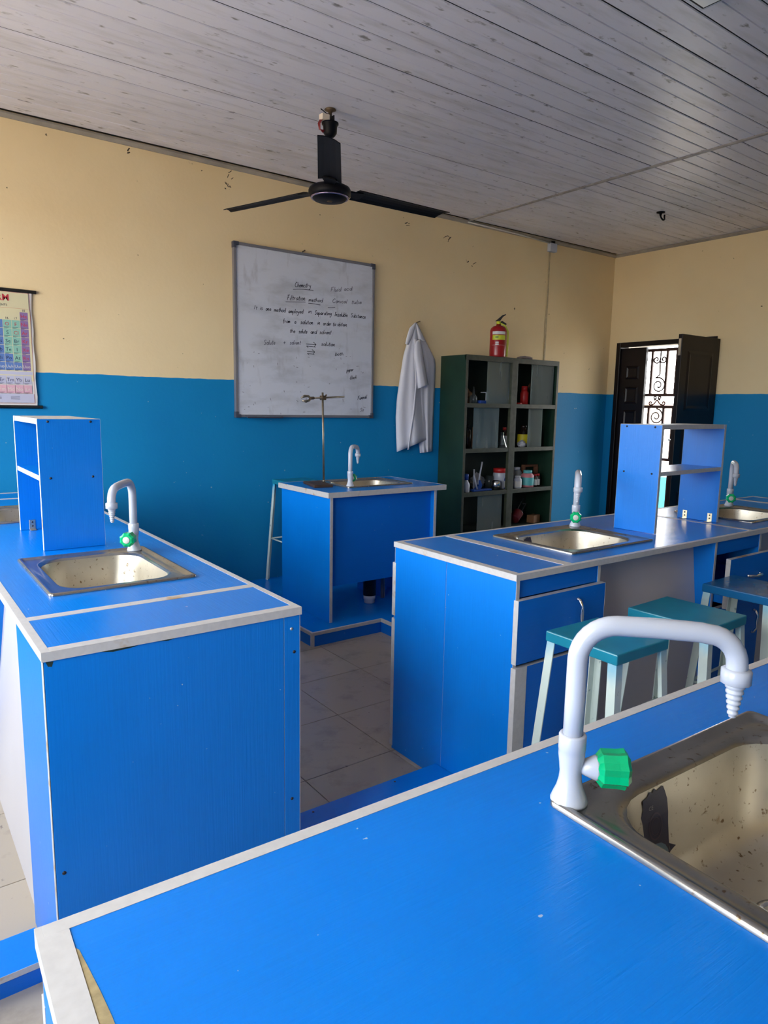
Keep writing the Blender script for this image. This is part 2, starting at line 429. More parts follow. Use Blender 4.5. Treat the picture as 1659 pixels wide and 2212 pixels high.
MB().tube([(.61,-.024,1.18), (.61,-.065,1.18), (.60,-.072,1.18), (.50,-.072,1.18)], .008, 8).build('lever_handle', M_CHROME, op)
MB().box(.655, .658, -.012, .012, 1.95, 2.1).build('bolt_plate', M_CHROME, op)

gate = empty('security_gate', (XR+.15, 0, 0)); tag(gate, 'brown iron security gate with scrolls in the doorway', 'gate')
gy0, gy1 = D0+.06, D1-.06
MB().box(0, .03, gy0, gy0+.03, .02, 2.10).build('gate_stile', M_GATE, gate); MB().box(0, .03, gy1-.03, gy1, .02, 2.10).build('gate_stile', M_GATE, gate)
for z in (.02, .80, .92, 1.475, 1.60, 2.07):
    MB().box(0, .03, gy0+.03, gy1-.03, z, z+.03).build('gate_rail', M_GATE, gate)
for yy in (3.76, 3.86, 3.96, 4.10, 4.21, 4.385, 4.50, 4.60):
    for z0, z1 in ((.05, .80), (.95, 1.475), (1.63, 2.07)):
        MB().box(.003, .027, yy-.012, yy+.012, z0, z1).build('gate_bar', M_GATE, gate)
def spiral(cy, cz, r, turns, a0, s=1, n=36):
    return [(.015, cy + s*r*(1-.82*i/n)*math.cos(a0+turns*2*PI*i/n), cz + r*(1-.82*i/n)*math.sin(a0+turns*2*PI*i/n)) for i in range(n+1)]
yc = 4.297
def scroll(path): MB().tube(path, .0075, 6).build('scroll', M_GATE, gate)
scroll([(.015, yc-.01, 1.83)] + spiral(yc, 1.715, .085, 1.7, PI*.35))
scroll([(.015, yc-.005, 2.07), (.015, yc-.003, 1.95), (.015, yc-.01, 1.83)])
for s in (-1, 1):
    scroll(spiral(yc + s*.04, 1.985, .042, 1.3, PI, s))
    scroll(spiral(yc + s*.03, 1.585, .022, 1.2, -PI*.6, -s) + [])
    scroll([(.015, yc, 1.565), (.015, yc+s*.03, 1.525), (.015, yc+s*.05, 1.51)] + spiral(yc+s*.075, 1.53, .024, 1.1, PI*1.2, s))
scroll(spiral(yc, 1.385, .085, 1.7, PI*.5)); scroll(spiral(yc, 1.12, .085, 1.7, -PI*.5))

# outside, seen through the doorway
M_GROUND = plain('sandy_ground', (.50, .42, .33), .9, var=.25, vscale=.6)
M_PARAPET = plain('teal_parapet_paint', (.02, .30, .36), .6, var=.2)
M_FOLIAGE = plain('tree_leaves', (.16, .30, .04), .6, var=.4, vscale=3)
M_BARK = plain('tree_bark', (.14, .09, .05), .9)
M_HOUSE = plain('house_render', (.75, .70, .62), .8, var=.1)
M_HROOF = plain('house_roof', (.35, .14, .09), .6)
M_WPANE = plain('house_window', (.05, .06, .07), .2)
struct(MB().box(-60, 140, -60, 140, -.5, -.30).build('ground_outside', M_GROUND), 'pale sandy ground outside the building')
struct(MB().box(XR+.2, XR+1.75, -3, 9, -.30, -.02).build('floor_veranda', M_GROUND), 'veranda slab outside the door')
struct(MB().box(XR+.2, XR+2.0, -3, 9, 2.75, 2.85).build('ceiling_sky_blocker', M_JOINT), 'added unseen roof slab blocking sky light at the door')  # unseen overhang added to keep high sky light out of the doorway
pp = MB().box(XR+1.6, XR+1.75, -3, 9, -.02, .60).build('parapet', M_PARAPET, bevel=.01); tag(pp, 'teal painted low veranda parapet beyond the doorway', 'parapet')
hs = empty('house', (85, 60, -.3)); tag(hs, 'pale rendered house standing far beyond the doorway', 'house')
MB().box(-3, 3, -8, 8, 0, 2.2).build('wall', M_HOUSE, hs)
MB().prism([(-8.5, 2.2), (8.5, 2.2), (5, 3.2), (-5, 3.2)], 'x', -3.4, 3.4).build('roof', M_HROOF, hs)
for yy in (-5, 0, 5):
    f = MB().box(-3.04, -3.0, yy-.5, yy+.5, .9, 1.9).build('window', M_WPANE, hs)
tree = empty('tree', (15, 11.6, -.3)); tag(tree, 'small leafy green tree standing outside the doorway', 'tree')
MB().tube([(0,0,0), (.05,.02,.5), (.0,.05,1.0), (.06,0,1.5)], [.09,.08,.06,.03], 8).build('trunk', M_BARK, tree)
mb = MB()
for k in range(900):
    a, b, r = random.uniform(0, 2*PI), random.uniform(-1, 1), random.uniform(.3, 1)**.5
    c = Vector((r*.85*math.cos(a)*math.sqrt(1-b*b), r*.85*math.sin(a)*math.sqrt(1-b*b), 1.35+r*.62*b))
    d = Vector((random.gauss(0,1), random.gauss(0,1), random.gauss(0,.5))).normalized()*.09
    e = d.cross(Vector((random.gauss(0,1), random.gauss(0,1), random.gauss(0,1)))).normalized()*.035
    mb.quad(c-d, c+e, c+d, c-e)
mb.build('crown', M_FOLIAGE, tree, fix=False)

# ------------------------------------------------------------------ sinks and taps
def rrect(x0, x1, y0, y1, r, z, n=6):
    p = []
    for cx, cy, a in ((x1-r, y1-r, 0), (x0+r, y1-r, PI/2), (x0+r, y0+r, PI), (x1-r, y0+r, 1.5*PI)):
        for k in range(n+1):
            t = a + PI/2*k/n; p.append((cx+r*math.cos(t), cy+r*math.sin(t), z))
    return p
SL, SW = .540, .432
def sink(loc, rz, label):
    s = empty('steel_sink', loc, rz); tag(s, label, 'sink', 'steel sinks let into the worktops')
    mb = MB(); mb.smooth = True; loops = []
    for ins, z, r in ((0, 0, .014), (0, .006, .014), (.003, .0085, .013), (.010, .0085, .012), (.016, .003, .011), (.030, .003, .02), (.043, .003, .075), (.047, .001, .085), (.052, -.006, .088), (.060, -.05, .09), (.070, -.125, .09), (.085, -.150, .085), (.11, -.160, .07)):
        loops.append(rrect(ins, SL-ins, ins, SW-ins, r, z))
    rm = MB(); rm.smooth = True; rm.loft(loops[:9], (False, False)); rm.build('rim', M_RIM, s)
    mb.loft(loops[8:], (False, True)); mb.build('basin', M_STEEL, s)
    c = (SL/2, SW/2)
    d = MB(); d.lathe([(.044, 0), (.044, .002), (.036, .003), (.032, -.004), (0.001, -.004)], 24, (c[0], c[1], -.160), caps=(False, False)); d.build('drain', M_CHROME, s)
    g = MB()
    for q in range(8):
        a = q*PI/4; g.lathe([(.004, 0), (.004, .0012)], 8, (c[0]+.018*math.cos(a), c[1]+.018*math.sin(a), -.1640))
    g.build('drain_hole', M_SCREW, s)
    return s
def tap_path(reach=.2):
    p = [(0, 0, .085), (0, 0, .15), (0, 0, .208)]
    for k in range(1, 9):
        a = PI - k*(PI/2)/8; p.append((.05+.05*math.cos(a), 0, .208+.05*math.sin(a)))
    xe = reach-.042
    p += [(.10, 0, .257), (xe-.01, 0, .254)]
    for k in range(0, 8):
        a = PI/2 - k*(PI/2)/7; p.append((xe+.042*math.cos(a), 0, .210+.042*math.sin(a)))
    p += [(reach, 0, .200)]
    return p
TAP = {}
def tap(loc, ang, label, reach=.2, knob=None):
    t = empty('lab_tap', loc, ang); tag(t, label, 'tap', 'white lab taps with green knobs')
    key = round(reach, 3)
    ka = (knob-ang) if knob is not None else 0
    def part(name, mb, mat, parent=t, rz=0):
        o = mb.build(name, mat, parent); o.rotation_euler = (0, 0, rz); return o
    part('body', MB().lathe([(.0255, 0), (.026, .003), (.0235, .010), (.0185, .022), (.0158, .034), (.0150, .044), (.0168, .060), (.0182, .070), (.0182, .078), (.0188, .079), (.0188, .099), (.0175, .101), (.0145, .101)], 24), M_PLASTIC)
    part('spout', MB().tube(tap_path(reach), .0138, 16), M_PLASTIC)
    nz = [(.0150, .206), (.0195, .204), (.0195, .186), (.0150, .184)]
    part('collar', MB().lathe(nz, 12, (reach, 0, 0)), M_PLASTIC)
    tip = [(.0125, .186)]
    for k in range(6):
        z = .182-k*.0075; r = .0125-k*.0011; tip += [(r, z), (r, z-.0028), (r-.0022, z-.0040), (r-.0022, z-.0070)]
    tip += [(.0045, .137)]
    part('nozzle', MB().lathe(tip, 14, (reach, 0, 0)), M_PLASTIC)
    R = Matrix.Rotation(PI/2, 4, 'Y')
    part('valve_neck', MB().lathe([(.008, .010), (.012, .020), (.0175, .033), (.0175, .036)], 16, (0, 0, .052), R), M_PLASTIC, rz=ka)
    kb = MB(); loops = []
    for rr, zz, tw in ((.018, .034, 0), (.0265, .041, 0), (.0265, .062, .0), (.0280, .073, 0), (.021, .0785, 0)):
        l = []
        for i in range(16):
            a = 2*PI*i/16; q = rr*(1 if i % 2 else .86); l.append(R @ Vector((q*math.cos(a), q*math.sin(a), zz)) + Vector((0, 0, .052)))
        loops.append(l)
    kb.loft(loops); kk = part('knob', kb, M_GREEN, rz=ka)
    part('knob_cap', MB().lathe([(.0125, .078), (.0125, .0800), (.0110, .0808)], 20, (0, 0, .052), R), M_CAP, kk)
    return t

# ------------------------------------------------------------------ lab benches
BH, WT = .90, .02
def handle(parent, c, vertical=True, facing=-1):
    p = [Vector((0, 0, -.055)), Vector((0, facing*.012, -.052)), Vector((0, facing*.026, -.030)), Vector((0, facing*.024, 0)), Vector((0, facing*.026, .030)), Vector((0, facing*.012, .052)), Vector((0, 0, .055))]
    if not vertical: p = [Vector((v.z, v.y, 0)) for v in p]
    q = []
    for i in range(len(p)-1):
        for k in range(4): q.append(p[i].lerp(p[i+1], k/4))
    q.append(p[-1]); n = len(q)
    rr = [.0045 + .0035*math.sin(PI*i/(n-1))*abs(math.sin(3*PI*i/(n-1))) + .002*(i < 3 or i > n-4) for i in range(n)]
    return MB().tube([v+Vector(c) for v in q], rr, 10).build('handle', M_CHROME, parent)

def fronts(b, x0, x1, W, far, drawer_out=0, h_style='v', stile=False):
    """drawer front and door of one cabinet bay; far=True puts them on the y=W side"""
    def box(n, xa, xb, ya, yb, za, zb, mat, par=b, bev=.0008):
        if far: ya, yb = W-yb, W-ya
        return MB().box(xa, xb, ya, yb, za, zb).build(n, mat, par, bev)
    f = -1 if not far else 1
    fy = (lambda v: W-v) if far else (lambda v: v)
    box('rail', x0+.02, x1-.02, .014, .03, .815, BH-WT, M_SHADEBLUE)
    d = box('drawer_front', x0-.004, x1+.006, -.010-drawer_out, .010-drawer_out, .588, .812, M_SHADEBLUE)
    # white banding round the drawer edge
    for n, a in (('x', x0-.0046), ('x', x1+.006)):
        box('edge_band', a, a+.0008, -.0104-drawer_out, .0104-drawer_out, .588, .8126, M_EDGE, d, 0)
    box('edge_band', x0-.004, x1+.006, -.0104-drawer_out, .0104-drawer_out, .812, .8128, M_EDGE, d, 0)
    if drawer_out:
        for xa in (x0+.03, x1-.045): box('drawer_side', xa, xa+.015, .010-drawer_out, .36, .60, .70, M_BLUE, d)
        box('drawer_floor', x0+.045, x1-.045, .010-drawer_out, .36, .60, .61, M_WHITEBOARD_LAM, d)
    dr = box('cabinet_door', x0-.004, x1+.006, -.010, .010, .012, .574, M_SHADEBLUE)
    for a in (x0-.0046, x1+.006): box('edge_band', a, a+.0008, -.0104, .0104, .012, .5746, M_EDGE, dr, 0)
    box('edge_band', x0-.004, x1+.006, -.0104, .0104, .574, .5748, M_EDGE, dr, 0)
    if stile: box('stile', x0-.004, x0+.052, -.0115, -.0102, .012, .574, M_EDGE, dr, 0)
    hx = x0+(x1-x0)*.66 if h_style == 'v' else x0+(x1-x0)*.5
    handle(d, (hx, fy(-.010-drawer_out), .72), h_style == 'v', f)
    handle(dr, (x1-.06, fy(-.010), .46), True, f)

def bench(name, label, loc, rz, Ln, W, sinks, strips, bays_near, bays_far, end_split, knee=True, end_w=.03):
    b = empty(name, loc, rz); tag(b, label, 'lab bench', 'blue lab benches with white edging')
    H = BH
    # worktop with real cut-outs under the sinks
    mb = MB(); e = .006; cur = e; m = .02
    for sx, sy in sinks:
        mb.box(cur, sx+m, e, W-e, H-WT, H); mb.box(sx+m, sx+SL-m, e, sy+m, H-WT, H); mb.box(sx+m, sx+SL-m, sy+SW-m, W-e, H-WT, H); cur = sx+SL-m
    mb.box(cur, Ln-e, e, W-e, H-WT, H); mb.build('worktop', M_TOP, b)
    t = .0008; sw = .019
    lip = [(0, H-WT-t), (0, H+t), (sw, H+t), (sw, H+.0001), (e-.0003, H+.0001), (e-.0003, H-WT-t)]      # L-section trims
    MB().prism(lip, 'x', e, Ln-e).build('edge_band', M_EDGE, b, .0012)
    MB().prism([(W-a_, z_) for a_, z_ in lip], 'x', e, Ln-e).build('edge_band', M_EDGE, b, .0012)
    for f_ in (lambda v: v, lambda v: Ln-v):
        xs = sorted((f_(-t), f_(e-.0003))); xt = sorted((f_(-t), f_(end_w)))
        MB().box(xs[0], xs[1], 0, W, H-WT-t*1.2, H-.0001).box(xt[0], xt[1], sw+.0002, W-sw-.0002, H+.0001, H+t*1.3).build('edge_band', M_EDGE, b)
    for x_ in (-t, Ln-e):
        for y_ in (0, W-sw): MB().box(x_, x_+e+t, y_, y_+sw, H+.0001, H+t).build('edge_band', M_EDGE, b)
    for xs, ws in strips:
        MB().box(xs, xs+ws, sw, W-sw, H, H+.001).build('joint_strip', M_EDGE, b)
    # end panels, each from two boards with a pale joint
    for x0 in (.004, Ln-.022):
        cuts = [.004]+list(end_split)+[W-.004]
        for k in range(len(cuts)-1):
            MB().box(x0, x0+.018, cuts[k]+(.0012 if k else 0), cuts[k+1]-.0012, 0, H-WT).build('end_panel', M_BLUE, b, .0008)
        MB().box(x0+.002, x0+.016, .01, W-.01, .002, H-WT-.002).build('end_core', M_EDGE, b)
    done = set()
    for far, bays in ((False, bays_near), (True, bays_far)):
        yy = (lambda a, c: (W-c, W-a)) if far else (lambda a, c: (a, c))
        ends = []
        for (x0, x1, style, kw) in bays:
            ends.append((x0, x1))
            for xs in (x0, x1-.016):
                if xs < .03 or xs > Ln-.05: continue
                y0, y1 = yy(.012, W/2-.005)
                MB().box(xs, xs+.016, y0, y1, .0, H-WT).build('divider', M_BLUE, b)
                y0, y1 = yy(.0108, .012)
                MB().box(xs, xs+.016, y0, y1, .0, H-WT).build('edge_band', M_EDGE, b)
            if x0 < .03 or x1 > Ln-.03:
                y0, y1 = yy(.004, .012)
                xa = .004 if x0 < .03 else Ln-.020
                MB().box(xa, xa+.016, *yy(.0028, .004), .0, H-WT).build('edge_band', M_EDGE, b)
            if style == 'front': fronts(b, x0+(.004 if x0 < .03 else 0), x1, W, far, **kw)
            else:
                MB().box(x0+.022, x1-.0005, *yy(.004, .016), 0, H-WT).build('side_panel', M_BLUE, b, .0008)
        ends.sort()
        for k in range(len(ends)-1):
            xa, xb = ends[k][1]+.0005, ends[k+1][0]-.0005
            # leaning knee-space panel
            y_top, y_bot = .118, .014
            pr = [(y_top, H-WT), (y_top+.016, H-WT), (y_bot+.016, .0), (y_bot, .0)]
            if far: pr = [(W-p, q) for p, q in pr]
            MB().prism(pr, 'x', xa, xb).build('knee_panel', M_WHITEBOARD_LAM, b)
    return b
def screw_on(parent, p, axis, mat=M_SCREW, r=.0045):
    R = {'x': Matrix.Rotation(PI/2, 4, 'Y'), 'y': Matrix.Rotation(PI/2, 4, 'X'), 'z': Matrix.Identity(4)}[axis]
    MB().lathe([(r, -.0012), (r, .0012)], 10, p, R).build('screw', mat, parent)

LN = 2.99
BAYS = [(.004, .468), (1.29, 1.712), (2.522, 2.986)]
# bench standing to the right, end-on to the aisle
W2 = .675
b2 = bench('lab_bench', 'blue lab bench with shelf stand and open drawer, row of stools before it', (1.690, 1.535, 0), 0, LN, W2,
           [(.425, .110), (1.825, .110)], [(.262, .046), (1.60, .03), (2.69, .046)],
           [(*BAYS[0], 'front', dict(stile=True)), (*BAYS[1], 'front', dict(drawer_out=.055, h_style='h')), (*BAYS[2], 'front', {})],
           [(*q, 'front', {}) for q in BAYS], [.355])
# bench standing to the left, running towards the whiteboard wall
W1 = .653
b1 = bench('lab_bench', 'blue lab bench beside the wall chart, its short end facing the aisle', (.914, 1.607, 0), PI/2, LN, W1,
           [(.465, .115), (1.825, .115)], [(.262, .032), (2.69, .032)],
           [(*q, 'plain', {}) for q in BAYS], [(.004, .36, 'plain', {}), (*BAYS[1], 'plain', {}), (2.63, 2.986, 'plain', {})], [.052])
for p in ((.0038, .052-.022, .842), (.0038, .022, .775), (.0038, .03, .34)):
    screw_on(b1, p, 'x', M_SCREWL if p[2] > .8 else M_SCREW)
screw_on(b1, (.0038, W1-.022, .36), 'x')
M_STAIN = plain('green_black_stain', (.006, .03, .03), .8)
for pts in ([(.628, .876), (.644, .877), (.640, .866), (.632, .864)], [(.44, .877), (.53, .8775), (.50, .872), (.46, .8735)], [(.35, .8775), (.40, .8775), (.37, .874)]):
    MB().add([(.0036, a, c) for a, c in pts], [tuple(range(len(pts)))]).build('stain', M_STAIN, b1, fix=False)
# bench under the camera
WN = .675; RN = math.radians(-1.9)
NO = Vector((.098, .736, 0)) - Matrix.Rotation(RN, 3, 'Z') @ Vector((0, WN, 0))
bn = bench('lab_bench', 'nearest blue lab bench with chipped white end banding and stained sink', NO, RN, LN, WN,
           [(.632, .112), (1.825, .112)], [(1.60, .03)],
           [(*q, 'front', {}) for q in BAYS], [(*q, 'front', {}) for q in BAYS], [.34])
def on(b, x, y, z=0):
    return Matrix.Translation(b.location) @ Matrix.Rotation(b.rotation_euler.z, 4, 'Z') @ Vector((x, y, z))
# patch of bare chipboard where the laminate has chipped off beside the end banding
mp = []
for k in range(15):
    t = k/14; mp.append((.0305+.013*math.sin(PI*min(1, .05+.9*t))**.9*(1+.22*math.sin(9*t)), WN-.055-.46*t))
M_CHIP = plain('bare_chipboard', (.42, .33, .17), .9, var=.4, vscale=70)
o = MB().add([(.030, WN-.05, BH+.0004)] + [(a, c, BH+.0004) for a, c in mp] + [(.030, WN-.52, BH+.0004)], [tuple(range(17))]).build('bare_patch', M_CHIP, bn)

M_TOPSINKS = []
sk = [(b2, .425, .110, 'steel sink nearest the cut end of the stool bench'), (b2, 1.825, .110, 'steel sink past the shelf stand on the stool bench'),
      (b1, .465, .115, 'steel sink in front of the tall stand on the chart-side bench'), (b1, 1.825, .115, 'steel sink behind the tall stand on the chart-side bench'),
      (bn, .632, .112, 'large stained steel sink in the nearest bench with torn sticker')]
S = [sink(on(b, x, y, BH+.0005), b.rotation_euler.z, lab) for b, x, y, lab in sk]
tap((2.640, 2.050, BH+.0042), math.radians(219), 'white lab tap at the first sink of the stool bench')
tap((4.032, 2.035, BH+.0042), math.radians(213), 'white lab tap beyond the shelf stand of the stool bench', .2)
tap((.752, 2.570, BH+.0042), math.radians(234), 'white lab tap beside the tall stand on the chart-side bench')
tap((.752, .566, BH+.0042), math.radians(319), 'large white lab tap on the nearest bench', .21)

# torn dark-blue maker's stickers on the basins
M_STICK = plain('navy_sticker', (.012, .012, .045), .4)
M_STICKG = plain('grey_blue_sticker', (.10, .17, .24), .45)
WALLP = [(.052, -.006), (.060, -.05), (.070, -.125), (.085, -.150)]
def on_basin(u, v, off=.0012):           # v: depth below the rim down the basin wall at y = SW
    z = -.006-v
    for (i0, z0), (i1, z1) in zip(WALLP, WALLP[1:]):
        if z >= z1 or i1 == .085:
            return Vector((u, SW-(i0+(i1-i0)*(z0-z)/(z0-z1))-off, z))
def torn_sticker(sk_, x0, k=1.0):
    rows = []
    for v, a, c in ((.012, .006, .050), (.024, .006, .053), (.034, 0, .053), (.044, 0, .053), (.06, 0, .052), (.08, 0, .052), (.098, 0, .052), (.106, .001, .054), (.112, .012, .050), (.119, .028, .046)):
        rows.append([on_basin(x0+a*k, v), on_basin(x0+(a+c)/2*k, v), on_basin(x0+c*k, v)])
    mb = MB(); mb.grid(rows)
    top = [(.006, .012), (.016, .009), (.021, .003), (.025, .007), (.030, .001), (.034, .006), (.047, .003), (.050, .012)]
    mb.add([on_basin(x0+a*k, v) for a, v in top], [tuple(range(len(top)))])
    mb.add([on_basin(x0+a*k, v) for a, v in ((.052, .092), (.066, .101), (.060, .103), (.054, .106))], [(0, 1, 2, 3)])
    st = mb.build('sticker', M_STICK, sk_, fix=False)
    q = []
    for i in range(9):
        t = PI*i/8; q.append(on_basin(x0+(.027-.024*math.cos(t))*k, .110-.028*math.sin(t), .0018))
    for i in range(9):
        t = PI*(8-i)/8; q.append(on_basin(x0+(.027-.014*math.cos(t))*k, .113-.018*math.sin(t), .0018))
    MB().add(q, [(i, i+1, 16-i, 17-i) for i in range(8)]).build('sticker_arc', M_STICKG, st, fix=False)
    for r0, r1 in ((.0145, .0165), (.010, .011)):
        q = []
        for i in range(24):
            t = 2*PI*i/24
            for r_ in (r0, r1): q.append(on_basin(x0+(.027+.8*r_*math.cos(t))*k, .056-1.25*r_*math.sin(t), .0018))
        MB().add(q, [(2*i, 2*i+1, (2*i+3) % 48, (2*i+2) % 48) for i in range(24)]).build('sticker_crest', plain('crest_print', (.055, .04, .07), .5), st, fix=False)
    mt = MB(); text_into(mt, 'CE', .009, on_basin(x0+.020*k, .027, .0018), (1, 0, 0), (0, .1, 1)); mt.build('lettering', M_ALU, st, fix=False)
torn_sticker(S[4], .138, 1.25)
torn_sticker(S[0], .140)
lb = MB(); lb.grid([[(.150+.03*i, .070-.012*(1-k/4)+.0016, -.115+.075*k/4) for i in range(2)] for k in range(5)])
lb.build('label_sticker', plain('bright_blue_label', (.06, .25, .75), .4), S[2], fix=False)

# shelf stands on the benches
def stand(name, label, loc, rz, Ls, Ds, Hs, brackets):
    s = empty(name, loc, rz); tag(s, label, 'shelf stand', 'blue shelf stands on the benches'); t = .018
    for x0 in (0, Ls-t):
        p = MB().box(x0, x0+t, 0, Ds, 0, Hs).build('side_panel', M_BLUE, s, .0008)
        for ya, yb in ((-.0006, 0), (Ds, Ds+.0006)): MB().box(x0, x0+t, ya, yb, 0, Hs).build('edge_band', M_EDGE, p)
        xo = x0-.0002 if x0 == 0 else x0+t+.0002
        for yy in (Ds*.16, Ds*.84):
            for zz in (Hs-.009, Hs*.555): screw_on(p, (xo, yy, zz), 'x')
    for z0, nm in ((Hs-t, 'top_board'), (Hs*.535, 'shelf')):
        b = MB().box(t, Ls-t, .002, Ds-.002, z0, z0+t).build(nm, M_WHITEBOARD_LAM if nm == 'top_board' else M_TOP, s, .0008)
        for ya, yb in ((.0014, .002), (Ds-.002, Ds-.0014)): MB().box(t, Ls-t, ya, yb, z0-.0003, z0+t+.0003).build('edge_band', M_EDGE, b)
    MB().box(0, Ls, .0, Ds, Hs, Hs+.0015).build('top_skin', M_EDGE, s)
    for x, sgn, yy in brackets:
        MB().box(min(x, x+sgn*.002), max(x, x+sgn*.002), yy-.012, yy+.012, .0, .042).box(min(x, x+sgn*.03), max(x, x+sgn*.03), yy-.012, yy+.012, 0, .002).build('bracket', M_BRACKET, s, .001)
        for zz in (.016, .032): screw_on(s, (x+sgn*.0022, yy, zz), 'x', r=.0038)
    return s
LS, DS, HS = .60, .205, .485
st2 = stand('shelf_stand', 'open blue shelf stand between two sinks on the stool bench', (2.795, 1.735, BH+.001), math.radians(2.5), LS, DS, HS, [(LS-.018, -1, .035), (LS-.018, -1, .165)])
st1 = stand('shelf_stand', 'tall blue shelf stand with solid side on the chart-side bench', (.692, 2.735, BH+.001), math.radians(90), LS-.09, .215, HS-.005, [(LS-.09-.018, -1, .17)])

# floor trunking that links the benches
def trunking(x0, x1, y0, y1, h, label, rz=0):
    t = empty('floor_trunking', (x0, y0, 0), rz); tag(t, label, 'trunking', 'blue boxed-in floor trunking'); W = y1-y0; Ln = x1-x0
    MB().box(0, Ln, 0, W, h-.016, h).build('lid', M_TOP, t, .0008)
    MB().box(0, Ln, .002, .018, 0, h-.016).build('side_board', M_SHADEBLUE, t); MB().box(0, Ln, W-.018, W-.002, 0, h-.016).build('side_board', M_SHADEBLUE, t)
    MB().box(0, Ln, -.0008, 0, h-.016, h+.0004).build('edge_band', M_EDGE, t)
    for xx in [k*.35+.2 for k in range(int(Ln/.35))]:
        for yy in (.02, W-.02): screw_on(t, (xx, yy, h), 'z', r=.004)
trunking(-1.05, .250, 1.735, 1.868, .06, 'blue floor trunking running out from under the chart-side bench')
trunking(.925, 1.690, 1.785, 1.925, .06, 'blue floor trunking bridging the aisle between two benches', math.radians(-.8))

# ------------------------------------------------------------------ stools
def make_stool(h, sx, sy, mat):
    s = empty('stool')
    t = .034
    MB().box(-sx/2, sx/2, -sy/2, sy/2, h-t, h).build('seat', mat, s, .004)
    sp = .045
    for ix in (-1, 1):
        for iy in (-1, 1):
            top = Vector((ix*(sx/2-.012), iy*(sy/2-.012), h-t)); bot = Vector((ix*(sx/2+sp-.012), iy*(sy/2+sp-.012), 0))
            mb = MB(); w, k = .030, .004
            for (a0, a1, c0, c1) in ((-w, 0, -k, 0), (-k, 0, -w, -k)):
                lo = []
                for P in (bot, top):
                    lo.append([(P.x+ix*(q+.008), P.y+iy*(r+.008), P.z) for q, r in ((a0, c0), (a1, c0), (a1, c1), (a0, c1))])
                mb.loft(lo)
            mb.build('leg', M_LEG, s)
    f = .33; ex = (sx/2+sp*(1-f/(h-t))-.012-.004); ey = (sy/2+sp*(1-f/(h-t))-.012-.004)
    for a, b_ in (((-ex, -ey), (ex, -ey)), ((-ex, ey), (ex, ey)), ((-ex, -ey), (-ex, ey)), ((ex, -ey), (ex, ey))):
        MB().tube([(a[0], a[1], f), (b_[0], b_[1], f)], .006, 8).build('rung', M_LEG, s)
    return s
sA = make_stool(.75, .262, .268, M_TEAL); sA.location = (1.815, 1.262, 0); sA.rotation_euler = (0, 0, math.radians(-.5))
tag(sA, 'teal-topped stool standing before the vertical drawer handle', 'stool', 'teal stools with pale mint legs')
sB = make_stool(.75, .262, .300, M_TEAL); sB.location = (2.275, 1.262, 0); sB.rotation_euler = (0, 0, math.radians(2))
tag(sB, 'middle teal-topped stool before the pale knee panel', 'stool', 'teal stools with pale mint legs')
sC = make_stool(.75, .270, .275, M_TEALB); sC.location = (2.845, 1.312, 0); sC.rotation_euler = (0, 0, math.radians(2))
tag(sC, 'deep blue-topped stool before the pulled-out drawer', 'stool', 'teal stools with pale mint legs')
PH = .088
sD = make_stool(.79, .29, .28, M_TEAL); sD.location = (2.585, 4.605, PH+.001)
tag(sD, 'teal-topped stool on the platform behind the demonstration desk', 'stool', 'teal stools with pale mint legs')

# ------------------------------------------------------------------ platform and demonstration desk
pf = empty('platform', (0, 0, 0)); tag(pf, 'low blue L-shaped platform with white edging under the desk', 'platform')
PX, PY, PX2, PYN, PXE = 2.040, 3.465, 2.556, 2.62, 4.12
ol = [(PX, PY), (PX2, PY), (PX2, PYN), (PXE, PYN), (PXE, YF-.002), (PX, YF-.002)]
MB().prism(ol, 'z', PH-.018, PH).build('deck', M_TOP, pf)
il = [(PX+.004, PY+.004), (PX2+.004, PY+.004), (PX2+.004, PYN+.004), (PXE-.004, PYN+.004), (PXE-.004, YF-.004), (PX+.004, YF-.004)]
MB().prism(il, 'z', 0, PH-.018).build('riser', M_SHADEBLUE, pf)
for x0, x1, y0, y1 in ((PX-.001, PX2+.014, PY-.001, PY+.014), (PX-.001, PX+.014, PY+.014, YF-.003), (PX2-.001, PX2+.014, PYN-.001, PY-.001)):
    MB().box(x0, x1, y0, y1, PH-.0185, PH+.0008).build('edge_band', M_EDGE, pf)
MB().box(PX+.002, PX+.020, PY+.002, PY+.020, 0, PH-.0185).build('corner_post', M_EDGE, pf)

DX0, DX1, DY0, DY1, DZT = 2.215, 3.172, 3.565, 4.215, .917
dk = empty('demonstration_desk', (0, 0, PH+.0005)); tag(dk, 'blue demonstration desk with sink on the platform before the whiteboard', 'desk')
zt = DZT-PH-.0005; dt = .032
dsx, dsy = 2.463, 3.720
mb = MB(); m = .02; e = .004
mb.box(DX0+e, dsx+m, DY0+e, DY1-e, zt-dt, zt); mb.box(dsx+SL-m, DX1-e, DY0+e, DY1-e, zt-dt, zt)
mb.box(dsx+m, dsx+SL-m, DY0+e, dsy+m, zt-dt, zt); mb.box(dsx+m, dsx+SL-m, dsy+SW-m, DY1-e, zt-dt, zt); mb.build('worktop', M_TOP, dk)
for x0, x1, y0, y1 in ((DX0, DX1, DY0, DY0+e), (DX0, DX1, DY1-e, DY1), (DX0, DX0+e, DY0+e, DY1-e), (DX1-e, DX1, DY0+e, DY1-e)):
    MB().box(x0, x1, y0, y1, zt-dt-.0008, zt+.0006).build('edge_band', M_EDGE, dk)
MB().box(DX0+.02, DX0+.038, DY0+.012, DY1-.012, 0, zt-dt).build('side_panel', M_BLUE, dk); MB().box(DX0+.019, DX0+.039, DY0+.010, DY0+.012, 0, zt-dt).build('edge_band', M_EDGE, dk)
